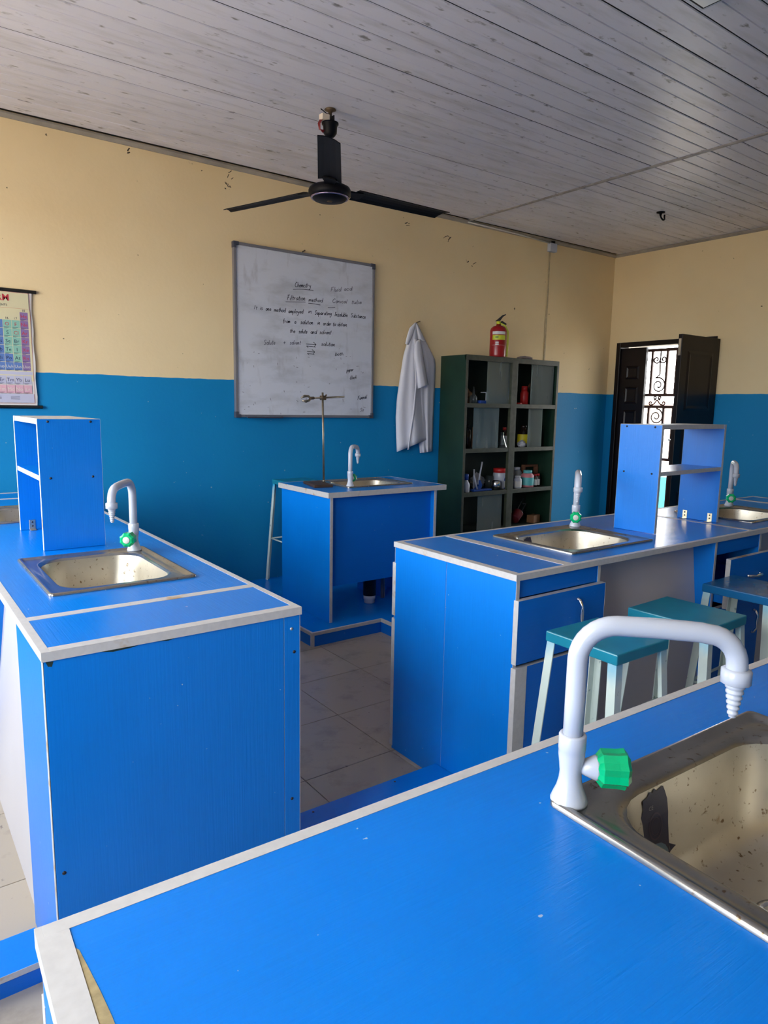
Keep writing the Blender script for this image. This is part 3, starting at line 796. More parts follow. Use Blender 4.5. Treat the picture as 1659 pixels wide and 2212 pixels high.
MB().box(DX1-.098, DX1-.080, DY0+.012, DY1-.012, 0, zt-dt).build('side_panel', M_BLUE, dk); MB().box(DX1-.099, DX1-.079, DY0+.010, DY0+.012, 0, zt-dt).build('edge_band', M_EDGE, dk)
MB().box(DX0+.038, DX1-.098, DY0+.05, DY0+.066, .222, zt-dt).build('modesty_panel', M_SHADEBLUE, dk)
MB().box(2.86, 2.876, DY0+.30, DY1-.03, 0, .58).build('inner_panel', M_BLUE, dk); MB().box(2.859, 2.877, DY0+.298, DY0+.30, 0, .58).build('edge_band', M_EDGE, dk)
pc = (dsx+SL/2-.02, dsy+.10)
M_BLKPL = plain('black_waste_pipe', (.012, .012, .014), .4)
MB().lathe([(.045, .055), (.045, .30), (.03, .33), (.03, .60)], 20, (pc[0], pc[1], 0)).build('waste_trap', M_BLKPL, dk)
MB().lathe([(.034, 0), (.038, .004), (.038, .025), (.042, .027), (.042, .055), (.03, .055)], 20, (pc[0], pc[1], 0)).build('waste_cap', M_PLASTIC, dk)
MB().tube([(pc[0]+.15, pc[1]+.05, 0), (pc[0]+.15, pc[1]+.05, .62)], .014, 10).build('supply_pipe', M_ALU, dk)
sink((dsx, dsy, DZT+.0005), 0, 'steel sink set into the demonstration desk')
tap((2.508, 3.770, DZT+.0042), math.radians(40), 'small white lab tap on the demonstration desk', .18)

# retort stand with clamp
rs = empty('retort_stand', (2.425, 3.965, DZT+.0006)); tag(rs, 'rusty retort stand with clamp standing on the demonstration desk', 'retort stand')
R = Matrix.Rotation(math.radians(-14), 4, 'Z')
mb = MB()
lo = [[R @ Vector((x, y, z)) for x, y in ((-.115+i, -.165+i), (.012-i, -.165+i), (.012-i, .100-i), (-.115+i, .100-i))] for i, z in ((0, 0), (0, .012), (.006, .018))]
mb.loft(lo); mb.build('base', M_IRON, rs, .002)
MB().lathe([(.011, .018), (.011, .03), (.007, .032)], 14).build('rod_nut', M_RODMETAL, rs)
MB().tube([(0, 0, .018), (-.004, .002, .3), (-.010, .003, .612)], .0068, 12).build('rod', M_RODMETAL, rs)
bz = .578
MB().box(-.026, .008, -.018, .016, bz-.016, bz+.014).build('boss_head', M_RUST, rs, .004)
MB().tube([(.014, -.006, bz+.020), (.004, -.004, bz+.004)], .005, 8).build('boss_screw', M_RUST, rs)
MB().tube([(-.085, -.012, bz-.004), (0, -.012, bz), (.150, -.012, bz+.010)], .0058, 10).build('clamp_arm', M_RODMETAL, rs)
cl = MB().tube([(-.118, -.012, bz-.006), (-.085, -.012, bz-.004)], .009, 10).build('clamp_neck', M_RUST, rs)
for s_ in (-1, 1):
    MB().tube([(-.110, -.012, bz-.006), (-.122, -.012+s_*.006, bz-.006+s_*.013), (-.150, -.012+s_*.010, bz-.010+s_*.017), (-.176, -.012+s_*.006, bz-.013+s_*.009)], [.006, .008, .009, .005], 10).build('clamp_jaw', M_RODMETAL, rs)

# ------------------------------------------------------------------ whiteboard with handwriting
BX0, BX1, BZ0, BZ1 = 2.170, 3.408, 1.347, 2.588
BYF = YF-.030
wbd = empty('whiteboard', (0, 0, 0)); tag(wbd, 'square whiteboard with grey frame and marker notes on the wall', 'whiteboard')
MB().box(BX0+.01, BX1-.01, BYF+.006, YF-.004, BZ0+.01, BZ1-.01).build('writing_surface', M_BOARD, wbd)
fwid = .020
for x0, x1, z0, z1 in ((BX0, BX1, BZ1-fwid, BZ1), (BX0, BX1, BZ0, BZ0+fwid), (BX0, BX0+fwid, BZ0+fwid, BZ1-fwid), (BX1-fwid, BX1, BZ0+fwid, BZ1-fwid)):
    MB().box(x0, x1, BYF-.004, YF-.003, z0, z1).build('frame_rail', M_ALU, wbd, .003)
for cx, sx in ((BX0, 1), (BX1, -1)):
    for cz, sz in ((BZ0, 1), (BZ1, -1)):
        mb = MB()
        for a, b_, c, d in ((0, .042, 0, .022), (0, .022, .022, .042)):
            xs = sorted((cx+sx*(a-.003), cx+sx*b_)); zs = sorted((cz+sz*(c-.003), cz+sz*d)); mb.box(xs[0], xs[1], BYF-.008, YF-.002, zs[0], zs[1])
        mb.build('corner_cap', M_CORNER, wbd, .004)
MB().prism([(BYF-.005, BZ0+.004), (BYF-.045, BZ0-.004), (BYF-.048, BZ0+.006), (BYF-.045, BZ0+.007), (BYF-.006, BZ0+.014)], 'x', BX0+.075, BX0+.37).build('pen_tray', M_CORNER, wbd)
MB().tube([(BX0+.58, YF, BZ1+.012), (BX0+.58, BYF-.006, BZ1+.016)], .005, 8).build('hanging_nail', M_RUST, wbd)
def px(x, y, Y):
    d = ((x-829.5)/F_PX)*r2 - ((y-1106)/F_PX)*u2 + fw
    t = Y/d.y; return Vector((0, 0, CAM_H)) + t*d
GL = {
'a': ['1,.9 .5,1 .05,.5 .4,0 .9,.5 1,1 1.05,.1 1.2,0'], 'b': ['.1,2 0,0 .6,0 1,.5 .6,1 .1,.7'], 'c': ['1,.9 .5,1 0,.5 .4,0 1,.15'],
'd': ['.9,.9 .4,1 0,.5 .4,0 .9,.4 1,2 1,.1 1.1,0'], 'e': ['0,.45 .9,.6 .6,1 .1,.7 .2,.1 .6,0 1,.2'], 'f': ['1,1.9 .6,2 .35,1.5 .3,-.3', '0,1 .9,1.05'],
'g': ['1,.9 .4,1 0,.6 .4,.2 .95,.6 1,1 .95,-.6 .5,-1 0,-.7'], 'h': ['.1,2 0,0 .1,.7 .5,1 .85,.7 .9,0'], 'i': ['.1,1 .1,.1 .3,0', '.15,1.45 .2,1.5'],
'k': ['.1,2 0,0', '.8,1 .1,.5 .8,0'], 'l': ['.2,2 .05,.1 .3,0'], 'm': ['0,1 0,0 .15,.8 .45,1 .55,0 .7,.8 1,1 1.1,0'], 'n': ['0,1 0,0 .2,.8 .6,1 .75,0 .9,0'],
'o': ['.6,1 .1,.8 .1,.2 .5,0 .9,.4 .8,.9 .5,1 1,.9'], 'p': ['0,1 0,-1', '0,.7 .5,1 .9,.6 .6,.1 0,.2'], 'r': ['0,1 .1,0 .15,.7 .5,1 .8,.9'], 's': ['.8,.95 .3,1 .2,.7 .7,.4 .6,0 .05,.05'],
't': ['.35,1.8 .3,.1 .6,0', '0,1.1 .8,1.15'], 'u': ['0,1 .05,.2 .4,0 .8,.4 .85,1 .9,.1 1.05,0'], 'v': ['0,1 .4,0 .8,1'], 'w': ['0,1 .2,0 .5,.7 .8,0 1.1,1'], 'x': ['0,1 .8,0', '.8,1 0,0'],
'y': ['0,1 .2,.3 .7,.3', '.8,1 .6,-.6 .2,-1 -.1,-.7'], 'C': ['1.2,1.8 .7,2 .1,1.3 .2,.4 .8,0 1.3,.4'], 'F': ['.3,2 .2,0', '0,1.9 1.2,2.1', '.2,1.1 .9,1.15'], 'S': ['1.1,1.8 .6,2 .1,1.6 .9,.7 .6,0 0,.2'],
'I': ['.3,2 .2,0', '0,2 .7,2'], '.': ['.1,.15 .2,.1'], '+': ['.5,1.4 .45,.2', '0,.8 1,.85'], ' ': []}
WID = {'m': 1.3, 'l': .5, 'i': .5, '.': .4, 'C': 1.5, 'F': 1.4, 'S': 1.3, ' ': .8, 'w': 1.3, 't': .85, 'a': 1.25, 'I': .8}
def ribbon(mb, pts, w, Y):
    P = [Vector(p) for p in pts]
    # subdivide for a rounder pen line
    Q = []
    for i in range(len(P)-1):
        for k in range(3):
            t = k/3; p0, p1, p2, p3 = P[max(i-1, 0)], P[i], P[i+1], P[min(i+2, len(P)-1)]
            Q.append(.5*((2*p1)+(p2-p0)*t+(2*p0-5*p1+4*p2-p3)*t*t+(3*p1-p0-3*p2+p3)*t*t*t))
    Q.append(P[-1]); lo = []
    for i, p in enumerate(Q):
        d = (Q[min(i+1, len(Q)-1)]-Q[max(i-1, 0)])
        if d.length < 1e-9: d = Vector((1, 0))
        n = Vector((-d.y, d.x)).normalized()*w/2
        lo.append([(p.x+n.x, Y, p.y+n.y), (p.x-n.x, Y, p.y-n.y)])
    mb.grid(lo)
YI = BYF+.0055
def write(word, p0, p1, xh, mat=M_INK, w=.0042):
    a, b_ = px(*p0, YI), px(*p1, YI); A, B = Vector((a.x, a.z)), Vector((b_.x, b_.z))
    tot = sum(WID.get(c, 1.1) for c in word); u = (B-A)/tot; hgt = xh*4.9/F_PX/1.0; mb = MB(); cur = 0
    slant = .18
    for c in word:
        for st_ in GL.get(c, []):
            pts = []
            for q in st_.split():
                gx, gy = map(float, q.split(',')); gx += random.uniform(-.05, .05); gy += random.uniform(-.05, .05)
                p = A + u*(cur+gx*.92+slant*gy) + Vector((0, hgt*gy)); pts.append(p)
            ribbon(mb, pts, w, YI)
        cur += WID.get(c, 1.1)
    if mb.v: mb.build('handwriting', mat, wbd, fix=False)
def line(pts, mat=M_INK, w=.004):
    P = [px(*p, YI) for p in pts]; mb = MB(); ribbon(mb, [(p.x, p.z) for p in P], w, YI); mb.build('pen_line', mat, wbd, fix=False)
write('Chemistry', (637,620), (672,621), 5.5); line([(633,625), (655,625), (677,627.5)])
write('Filtration', (620,648), (660,649), 5.5); line([(617,652), (640,652.3), (660,652.5)])
write('method', (667,651), (697,653), 4.5); line([(666,655), (680,656.5), (692,659)])
write('Fluid', (714,630), (737,629), 5, M_INKF); write('acid.', (743,628), (762,627), 4.5, M_INKF)
write('Conical', (718,654), (750,655), 4.5, M_INKF); write('tube', (759,656), (782,656), 4.5, M_INKF); line([(708,664), (716,664.5), (724,663.5)], M_INKF)
for wd, x0, y0, x1, y1 in (('is', 562, 669, 568, 669.5), ('one', 574, 671, 586, 671), ('method', 592, 673, 617, 674.5), ('employed', 623, 676, 655, 677), ('in', 666, 676, 674, 676.5), ('Separating', 680, 679.5, 716, 681), ('Insoluble', 723, 683, 751, 684), ('Substance', 758, 685, 790, 688),
        ('from', 611, 697.5, 627, 698), ('a', 636, 699, 640, 699), ('solution', 649, 699.5, 677, 700.5), ('in', 686, 700.5, 692, 701), ('order', 698, 702.5, 716, 703.5), ('to', 719, 704, 726, 704), ('obtain', 729, 704, 750, 705),
        ('the', 626, 718.5, 638, 719), ('solute', 645, 719.5, 664, 720), ('and', 671, 720.5, 684, 721), ('solvent', 690, 721, 716, 722), ('solution', 694, 746.5, 724, 748)):
    write(wd, (x0, y0), (x1, y1), 4.6)
write('It', (548,668), (556,668), 3.6, M_INKF)
write('Solute', (570,744.5), (595,744), 5, M_INKF); write('+', (612,744), (617,744), 5, M_INKF); write('solvent', (626,744), (650,744), 4.6, M_INKF)
for x0, x1, yy in ((661, 683, 743), (663, 680, 759)):
    line([(x0, yy), (x1, yy+1.5)]); line([(x1-6, yy-4), (x1, yy+1.5)]); line([(x1-4, yy+5.5), (x1, yy+1.5)]); line([(x0+1, yy+4.5), (x1-1, yy+6.5)]); line([(x0+5, yy+8), (x0+1, yy+4.5)])
write('both', (724,768), (742,768), 4); write('paper', (749,803), (764,801), 4); write('flask', (756,820), (771,817), 4.2); write('Funnel.', (772,864), (794,860), 4.5); write('So', (778,889), (786,888), 4, M_INKF)
for k in range(46):
    x = random.choice([random.uniform(515, 600), random.uniform(600, 690), random.uniform(700, 795)]); y_ = random.uniform(752, 892)
    a = random.uniform(-.6, .6) if random.random() < .6 else 1.4; l_ = random.uniform(1, 5)
    line([(x, y_), (x+l_*.5*math.cos(a), y_+l_*.5*math.sin(a)), (x+l_*math.cos(a), y_+l_*math.sin(a)+.4)], random.choice([M_INK, M_INKF, M_INKF]), .003)

M_SCUFF = plain('dark_scuff', (.05, .035, .02), .9)
for seed, cx_, cy_, sx_, sy_, n_ in ((1, 492, 392, 9, 20, 9), (2, 961, 515, 7, 8, 5), (3, 878, 482, 7, 8, 3), (4, 1014, 570, 10, 5, 4), (5, 625, 385, 6, 2, 3), (6, 272, 328, 5, 4, 3), (7, 1405, 0, 0, 0, 0)):
    rn = random.Random(seed)
    for k in range(n_):
        x_, y_ = cx_+rn.uniform(-sx_, sx_), cy_+rn.uniform(-sy_, sy_); a_ = rn.uniform(-1.2, 1.2); l_ = rn.uniform(3, 9)
        P_ = [px(x_+l_*q*math.cos(a_)+rn.uniform(-.6, .6), y_+l_*q*math.sin(a_)+rn.uniform(-.6, .6), YF-.0006) for q in (0, .5, 1)]
        mb = MB(); ribbon(mb, [(p.x, p.z) for p in P_], rn.uniform(.003, .008), YF-.0006); mb.build('scuff_mark', M_SCUFF, wf, fix=False)

# ------------------------------------------------------------------ wall chart
ch = empty('wall_chart', (0, 0, 0)); tag(ch, 'periodic table wall chart hung between black rods', 'wall chart')
CX0, CX1, CZ0, CZ1, CY = -.16, .846, 1.412, 2.090, YF-.016
M_PAPER = plain('chart_paper', (.66, .64, .62), .45)
rows = []
for k in range(13):
    z = CZ0+(CZ1-CZ0)*k/12; rows.append([(CX0+(CX1-CX0)*i/10+(.003*math.sin(k*1.7) if i == 10 else 0), CY+.003*math.sin(i*.9+k*.5), z) for i in range(11)])
MB().grid(rows).build('sheet', M_PAPER, ch, solid=.0012)
M_RODB = plain('black_plastic_rod', (.012, .012, .014), .4)
for z, ex in ((CZ1+.008, .028), (CZ0-.008, .030)):
    MB().tube([(CX0-.03, CY+.002, z), (CX1+ex, CY+.002, z)], .0105, 10).build('rod', M_RODB, ch)
PCOL = [((.62, .57, .36), 'cream'), ((.23, .47, .38), 'green'), ((.22, .15, .33), 'violet'), ((.10, .19, .45), 'blue'), ((.46, .46, .58), 'lilac'), ((.62, .36, .42), 'pink'), ((.5, .12, .08), 'line')]
PM = [plain('chart_print_'+n, c, .45) for c, n in PCOL]
Yp = CY-.0048
pr = MB()
def pq(x0, x1, z0, z1, mi, lay=0):
    pr.m = mi; y_ = Yp-lay*.0004; pr.quad((x0, y_, z0), (x1, y_, z0), (x1, y_, z1), (x0, y_, z1))
RX1 = .822                                    # right edge of the printed table
pq(CX0+.03, RX1+.006, 1.985, CZ1-.006, 0); pq(CX0+.03, RX1+.010, 1.56, 1.985, 0)
for x0, x1, z0, z1 in ((CX0+.03, RX1+.012, 1.4245, 1.426), (RX1+.0105, RX1+.012, 1.426, CZ1-.005), (CX0+.03, RX1+.012, CZ1-.0055, CZ1-.004), (CX0+.03, RX1+.004, 1.992, 1.9932)): pq(x0, x1, z0, z1, 6, .5)
cw, chh = .0465, .0500
TOP = 1.972
els = {18: ['He', 'Ne', 'Ar', 'Kr', 'Xe', 'Rn', 'Uuo'], 17: [None, 'F', 'Cl', 'Br', 'I', 'At', 'Uus'], 16: [None, 'O', 'S', 'Se', 'Te', 'Po', 'Uuh'], 15: [None, 'N', 'P', 'As', 'Sb', 'Bi', 'Uup'], 14: [None, 'C', 'Si', 'Ge', 'Sn', 'Pb', 'Uuq'], 13: [None, 'B', 'Al', 'Ga', 'In', 'Tl', 'Uut']}
t_red, t_dk, t_lt = MB(), MB(), MB()
cell = []
for g, lst in els.items():
    x1 = RX1-(18-g)*cw-.002
    for k, e_ in enumerate(lst):
        if not e_: continue
        z1 = TOP-k*chh; mi = 2 if g == 18 else (3 if (e_ == 'Po' or k == 6 or g < 16) else 1)
        pq(x1-cw+.0025, x1, z1-chh+.0025, z1, mi, 1); cell.append((e_, x1-cw/2, z1-chh/2, k, g))
for r_, lst, mi in ((0, ['Lu', 'Yb', 'Tm', 'Er', 'Ho', 'Dy', 'Tb', 'Gd'], 4), (1, ['Lr', 'No', 'Md', 'Fm', 'Es', 'Cf', 'Bk', 'Cm'], 5)):
    for k, e_ in enumerate(lst):
        x1 = RX1-k*cw-.002; z1 = 1.592-r_*.056
        pq(x1-cw+.0025, x1, z1-.050, z1, mi, 1); cell.append((e_, x1-cw/2, z1-.026, 7+r_, 0))
pq(CX0+.04, RX1+.006, 1.598, 1.618, 4, .3); pq(CX0+.04, RX1+.008, 1.43, 1.483, 4, .2)
pr.build('print', PM, ch, fix=False)
for e_, x, z, k, g in cell:
    mbt = t_lt if k == 6 or k == 8 else (t_red if (g == 18 or e_ in ('O', 'F', 'Cl', 'N')) else t_dk)
    text_into(mbt, e_, .030 if len(e_) < 3 else .024, (x, Yp-.0010, z), (1, 0, 0), (0, 0, 1), weight=.0)
    for q in range(3):
        t_dk.quad((x-.018, Yp-.0009, z-.0165-q*.0035), (x+.012-q*.006, Yp-.0009, z-.0165-q*.0035), (x+.012-q*.006, Yp-.0009, z-.0178-q*.0035), (x-.018, Yp-.0009, z-.0178-q*.0035))
for g, z in ((18, 1.981), (17, 1.932), (16, 1.932), (15, 1.932), (14, 1.932), (13, 1.932)):
    text_into(t_dk, str(g), .019, (RX1-(18-g)*cw-cw/2-.002, Yp-.001, z), (1, 0, 0), (0, 0, 1))
text_into(t_red, 'FORM', .052, (.655, Yp-.001, 2.050), (1, 0, 0), (0, 0, 1), weight=.0012)
text_into(t_dk, 'ELEMENTS', .018, (.670, Yp-.001, 2.008), (1, 0, 0), (0, 0, 1))
for x in (.60, .70):
    for q in range(3): t_dk.quad((x, Yp-.001, 1.468-q*.008), (x+.05, Yp-.001, 1.468-q*.008), (x+.05, Yp-.001, 1.466-q*.008), (x, Yp-.001, 1.466-q*.008))
t_red.build('lettering', plain('chart_red_ink', (.5, .03, .05), .5), ch, fix=False)
t_dk.build('lettering', plain('chart_dark_ink', (.015, .02, .06), .5), ch, fix=False)
t_lt.build('lettering', plain('chart_pale_ink', (.62, .60, .50), .5), ch, fix=False)

# ------------------------------------------------------------------ ceiling fan
FX, FY = 2.222, 3.581
fan = empty('ceiling_fan', (FX, FY, 0)); tag(fan, 'black three-blade ceiling fan hanging before the whiteboard wall', 'ceiling fan')
MB().lathe([(.030, ZC-.001), (.034, ZC-.006), (.020, ZC-.012), (.010, ZC-.02), (.010, ZC-.075)], 18).build('ceiling_hook', M_RUST, fan)
MB().lathe([(.044, 3.020), (.048, 3.026), (.048, 3.018), (.040, 3.012), (.038, 2.972), (.026, 2.955), (.014, 2.948)], 22).build('canopy', M_BLACK, fan)
for s_ in (-1, 1): MB().box(s_*.02-.003, s_*.02+.003, -.01, .01, 3.01, 3.07).build('bracket_arm', M_BLACK, fan)
MB().box(-.062, -.012, -.02, .02, 3.03, 3.062).build('terminal_block', plain('cream_terminal', (.70, .62, .52), .5), fan, .003)
M_WIRE = plain('red_wire', (.20, .01, .012), .4)
for k in range(3):
    MB().tube([(-.05-.003*k, .005*k, 3.04), (-.066-.004*k, .004*k, 3.01), (-.066, .004*k, 2.98), (-.048, 0, 2.965+.006*k), (-.038, 0, 2.98)], .003, 6).build('wire', M_WIRE, fan)
MB().tube([(-.005, 0, 3.062), (-.04, .01, 3.085), (-.055, .012, 3.092)], .003, 6).build('wire', M_BLACK, fan)
MB().tube([(0, 0, 2.96), (0, 0, 2.70)], .0125, 14).build('down_rod', M_BLACK, fan)
MB().lathe([(.016, 2.735), (.026, 2.73), (.030, 2.705), (.050, 2.692), (.095, 2.688), (.115, 2.678), (.122, 2.664), (.122, 2.642), (.112, 2.628), (.096, 2.620), (.09, 2.612), (.03, 2.606), (.001, 2.606)], 36, caps=(True, False)).build('motor_housing', M_BLACK, fan)
MB().lathe([(.108, 2.6255), (.1115, 2.6275), (.109, 2.622), (.104, 2.6205), (.1, 2.6215)], 36, caps=(False, False)).build('trim_ring', plain('violet_chrome_ring', (.45, .35, .5), .2, .9), fan)
MB().lathe([(.016, 2.606), (.014, 2.603), (.006, 2.602)], 16).build('end_cap', M_RUST, fan)
for ang in (112, 238, -4):
    a = math.radians(ang); Rz = Matrix.Rotation(a, 4, 'Z') @ Matrix.Translation((0, 0, 2.668)) @ Matrix.Rotation(math.radians(-9), 4, 'X')
    bl_ = MB(); up_, lo_ = [], []
    for i in range(9):
        t = i/8; x = .165+t*(.785-.165); wl_, wr_ = -.066+.012*t, .066-.012*t
        sk_ = .03*t if i < 8 else .03
        for arr, dz in ((up_, .002), (lo_, -.002)):
            arr.append([Rz @ Vector((x+(.040*(1-q/4) if i == 8 else 0), wl_+(wr_-wl_)*q/4, dz+.010*(1-((q-2)/2)**2)-.014*t)) for q in range(5)])
    for k in range(8):
        pass
    loops = [up_[i]+list(reversed(lo_[i])) for i in range(9)]
    blade = bl_.loft(loops).build('blade', M_BLACK, fan)
    mb = MB(); mb.loft([[Rz @ Vector((x, y_, z)) for y_, z in ((-w, .004), (w, .004), (w, -.004), (-w, -.004))] for x, w in ((.10, .022), (.15, .030), (.20, .042), (.215, .030))]); mb.build('blade_iron', M_BLACK, blade)

# ------------------------------------------------------------------ small fittings on wall and ceiling
jb = empty('junction_box', (5.565, YF, 3.03)); tag(jb, 'white junction box at the top of the wall with drop cable', 'junction box')
MB().box(-.05, .05, -.045, -.002, -.045, .035).build('box', M_PLASTIC, jb, .004)
MB().lathe([(.022, 0), (.022, .02), (.014, .022)], 14, (-.0, -.03, .035)).build('lamp_base', M_BLACK, jb)
MB().box(-.020, -.004, -.008, -.001, -1.115, -.045).build('cable_cover', plain('cream_cable_cover', (.58, .46, .28), .55, var=.3, vscale=20), jb)
MB().tube([(-.05, -.03, .03), (-.5, -.032, .045), (-1.15, -.034, .050)], .006, 8).build('cable', plain('pale_cable', (.62, .60, .56), .4), jb)
hk = empty('ceiling_hook', (5.48, 3.57, ZC-.0005)); tag(hk, 'bare black hook screwed into the ceiling near the corner', 'hook')
MB().lathe([(.035, 0), (.035, -.006), (.012, -.012), (.008, -.03)], 14).build('plate', M_BLACK, hk)
MB().tube([(0, 0, -.01), (0, 0, -.03)] + [(.028*(1-math.cos(t*PI/8)) , -.01*math.sin(t*PI/8), -.03-.030*math.sin(t*PI/8)) for t in range(1, 9)] + [(.058, 0, -.012)], .007, 8).build('hook_bar', M_BLACK, hk)
cl_ = empty('ceiling_light', (2.860, 1.748, ZC-.0005), 0); tag(cl_, 'square white light with black bezel fixed flat to the ceiling boards', 'ceiling light')
M_LPAN = plain('light_diffuser', (.80, .82, .80), .3)
MB().box(-.30, 0, -.30, 0, -.034, 0).build('housing', M_PLASTIC, cl_, .004)
MB().box(-.284, -.016, -.284, -.016, -.037, -.034).build('bezel', M_BLACK, cl_, .001)
MB().box(-.275, -.025, -.275, -.025, -.0385, -.037).build('diffuser', M_LPAN, cl_, .001)

# ------------------------------------------------------------------ lab coat
coat = empty('lab_coat', (0, 0, 0)); tag(coat, 'white lab coat hanging on a nail beside the green cabinet', 'coat')
def cpx(x, y, dy): return px(840+x*.2411, 660+y*.2411, YF-dy)
def cloth(name, left, right, n=14, depth=.05, fold=.012, nf=3.2, ph=0, base=.012, rows_=22, par=coat):
    def samp(pl, t):
        L_ = [0]
        for i in range(len(pl)-1): L_.append(L_[-1]+math.dist(pl[i], pl[i+1]))
        d = t*L_[-1]
        for i in range(len(pl)-1):
            if d <= L_[i+1]+1e-9:
                f = (d-L_[i])/max(1e-9, L_[i+1]-L_[i]); return (pl[i][0]+(pl[i+1][0]-pl[i][0])*f, pl[i][1]+(pl[i+1][1]-pl[i][1])*f)
        return pl[-1]
    R_ = []
    for k in range(rows_):
        t = k/(rows_-1); a, b_ = samp(left, t), samp(right, t); row = []
        for i in range(n):
            u = i/(n-1); dy = base+depth*math.sin(PI*u)**.7*(.35+.65*t**.5) + fold*math.sin(nf*2*PI*u+ph+1.2*t)*(.3+.7*t)*math.sin(PI*min(1, u*1.0+.001))
            row.append(cpx(a[0]+(b_[0]-a[0])*u, a[1]+(b_[1]-a[1])*u, max(dy, .004)))
        R_.append(row)
    mb = MB(); mb.smooth = True; mb.grid(R_); return mb.build(name, M_CLOTH, par, solid=.004)
cloth('back_panel', [(232,170), (205,320), (200,600), (230,900), (262,1180), (278,1322)], [(262,175), (332,325), (418,492), (410,750), (398,1000), (388,1306)], base=.008, depth=.035)
cloth('front_panel', [(205,185), (165,330), (132,440), (100,640), (72,840), (62,1000), (65,1150), (72,1312)], [(252,180), (272,330), (285,520), (300,700), (320,900), (342,1060), (356,1195)], base=.022, depth=.055, fold=.014, nf=1.7, n=22, rows_=26)
cloth('front_edge', [(228,300), (226,450), (238,700), (215,960), (190,1120), (168,1292)], [(250,300), (250,450), (252,690), (230,960), (205,1120), (180,1290)], n=5, base=.082, depth=.004, fold=0)
cloth('sleeve', [(232,330), (222,430), (240,580), (258,745)], [(278,300), (300,400), (325,560), (354,712)], n=9, base=.075, depth=.035, fold=.004)
cloth('collar', [(235,152), (185,200), (160,280), (148,345)], [(240,158), (225,230), (200,300), (172,352)], n=6, base=.05, depth=.012, fold=.002, rows_=10)
cloth('collar', [(238,152), (252,230), (262,300)], [(252,160), (290,240), (330,328)], n=6, base=.04, depth=.012, fold=.002, rows_=10)
p = cpx(240, 150, 0); MB().tube([(p.x, YF-.001, p.z-.005), (p.x, YF-.06, p.z+.003)], .004, 8).build('nail', M_RUST, coat)

# ------------------------------------------------------------------ green storage cabinet
KX0, KX1, KY0, KY1, KZ = 4.172, 5.388, 4.483, YF-.004, 1.900
kb_ = empty('storage_cabinet', (0, 0, 0)); tag(kb_, 'dark green metal storage cabinet with glass sliding panes', 'cabinet')
t = .022
MB().box(KX0, KX0+t, KY0, KY1, 0, KZ).build('side_panel', M_CABINET, kb_, .002); MB().box(KX1-t, KX1, KY0, KY1, 0, KZ).build('side_panel', M_CABINET, kb_, .002)
MB().box(KX0+t, KX1-t, KY0, KY1, KZ-t, KZ).build('top_panel', M_CABINET, kb_, .002)
MB().box(KX0+t, KX1-t, KY1-.012, KY1, .02, KZ-t).build('back_panel', M_CABIN, kb_)
MB().box(KX0+t, KX1-t, KY0, KY1-.012, .0, .05).build('bottom_panel', M_CABIN, kb_)
MX0, MX1 = 4.742, 4.818
MB().box(MX0, MX1, KY0-.004, KY0+.03, .05, KZ-t).build('centre_post', M_CABFRONT, kb_, .003)
SHZ = [1.482, 1.082, .690, .330]
for z in SHZ:
    for x0, x1 in ((KX0+t, MX0), (MX1, KX1-t)):
        MB().box(x0-(0 if x0 < 4.5 else .04), x1+(.04 if x0 < 4.5 else 0), KY0+.02, KY1-.012, z-.018, z).build('shelf', M_CABIN, kb_)
        MB().box(x0, x1, KY0-.002, KY0+.02, z-.034, z+.004).build('shelf_lip', M_CABFRONT, kb_, .002)
MB().box(KX0, KX1, KY0-.003, KY0+.02, KZ-.045, KZ+.001).build('top_rail', M_CABFRONT, kb_, .002)
for x0, x1 in ((KX0-.001, KX0+.024), (KX1-.026, KX1+.001)): MB().box(x0, x1, KY0-.003, KY0+.004, .0, KZ-.045).build('stile', M_CABFRONT, kb_, .002)
for x0, x1, z0, z1 in ((4.455, 4.742, 1.486, 1.855), (5.03, 5.345, 1.486, 1.855), (4.305, 4.620, 1.086, 1.448), (5.018, 5.212, 1.086, 1.448), (4.395, 4.705, .334, .656)):
    MB().box(x0, x1, KY0+.022, KY0+.027, z0, z1).build('glass_pane', M_PANE, kb_)

# things kept in the cabinet -------------------------------------------------
M_AMBER = plain('dark_bottle_glass', (.018, .008, .006), .15)
M_PINK = plain('pink_powder', (.62, .22, .25), .4); M_CYANC = plain('cyan_cap', (.12, .50, .52), .35); M_LBL = plain('white_label', (.66, .66, .64), .5)
M_YEL = plain('yellow_label', (.70, .58, .02), .45); M_BLUEP = plain('blue_plastic', (.012, .06, .32), .35); M_GREYP = plain('grey_jar', (.33, .34, .34), .35)
M_REDL = plain('red_lid', (.48, .02, .02), .35); M_WOOD = plain('brown_wood', (.20, .085, .045), .6, var=.3, vscale=20); M_CARD = plain('brown_card', (.28, .13, .055), .7, var=.15)
M_MAROON = plain('maroon_enamel', (.13, .012, .02), .25); M_BAG = plain('clear_grey_bag', (.50, .50, .52), .3, var=.2, vscale=25)
def bottle(name, label, x, y, z, r, h, mat, capm, neck=.5, caph=.02, lab=None, shoulder=.72, n=18, group=None):
    b = empty(name, (x, y, z+.0006)); tag(b, label, 'bottle' if 'bottle' in name else 'jar', group)
    nr = r*neck
    MB().lathe([(r*.92, 0), (r, .004), (r, h*shoulder), (nr*1.1, h*(shoulder+.14)), (nr, h*(shoulder+.17)), (nr, h-caph)], n).build('body', mat, b)
    MB().lathe([(nr*1.18, h-caph*1.05), (nr*1.18, h-.002), (nr*1.05, h)], n).build('cap', capm, b)
    if lab: MB().lathe([(r+.0006, h*.12), (r+.0006, h*.58)], n, caps=(False, False)).build('paper_label', lab, b)
    return b
yb = 4.60
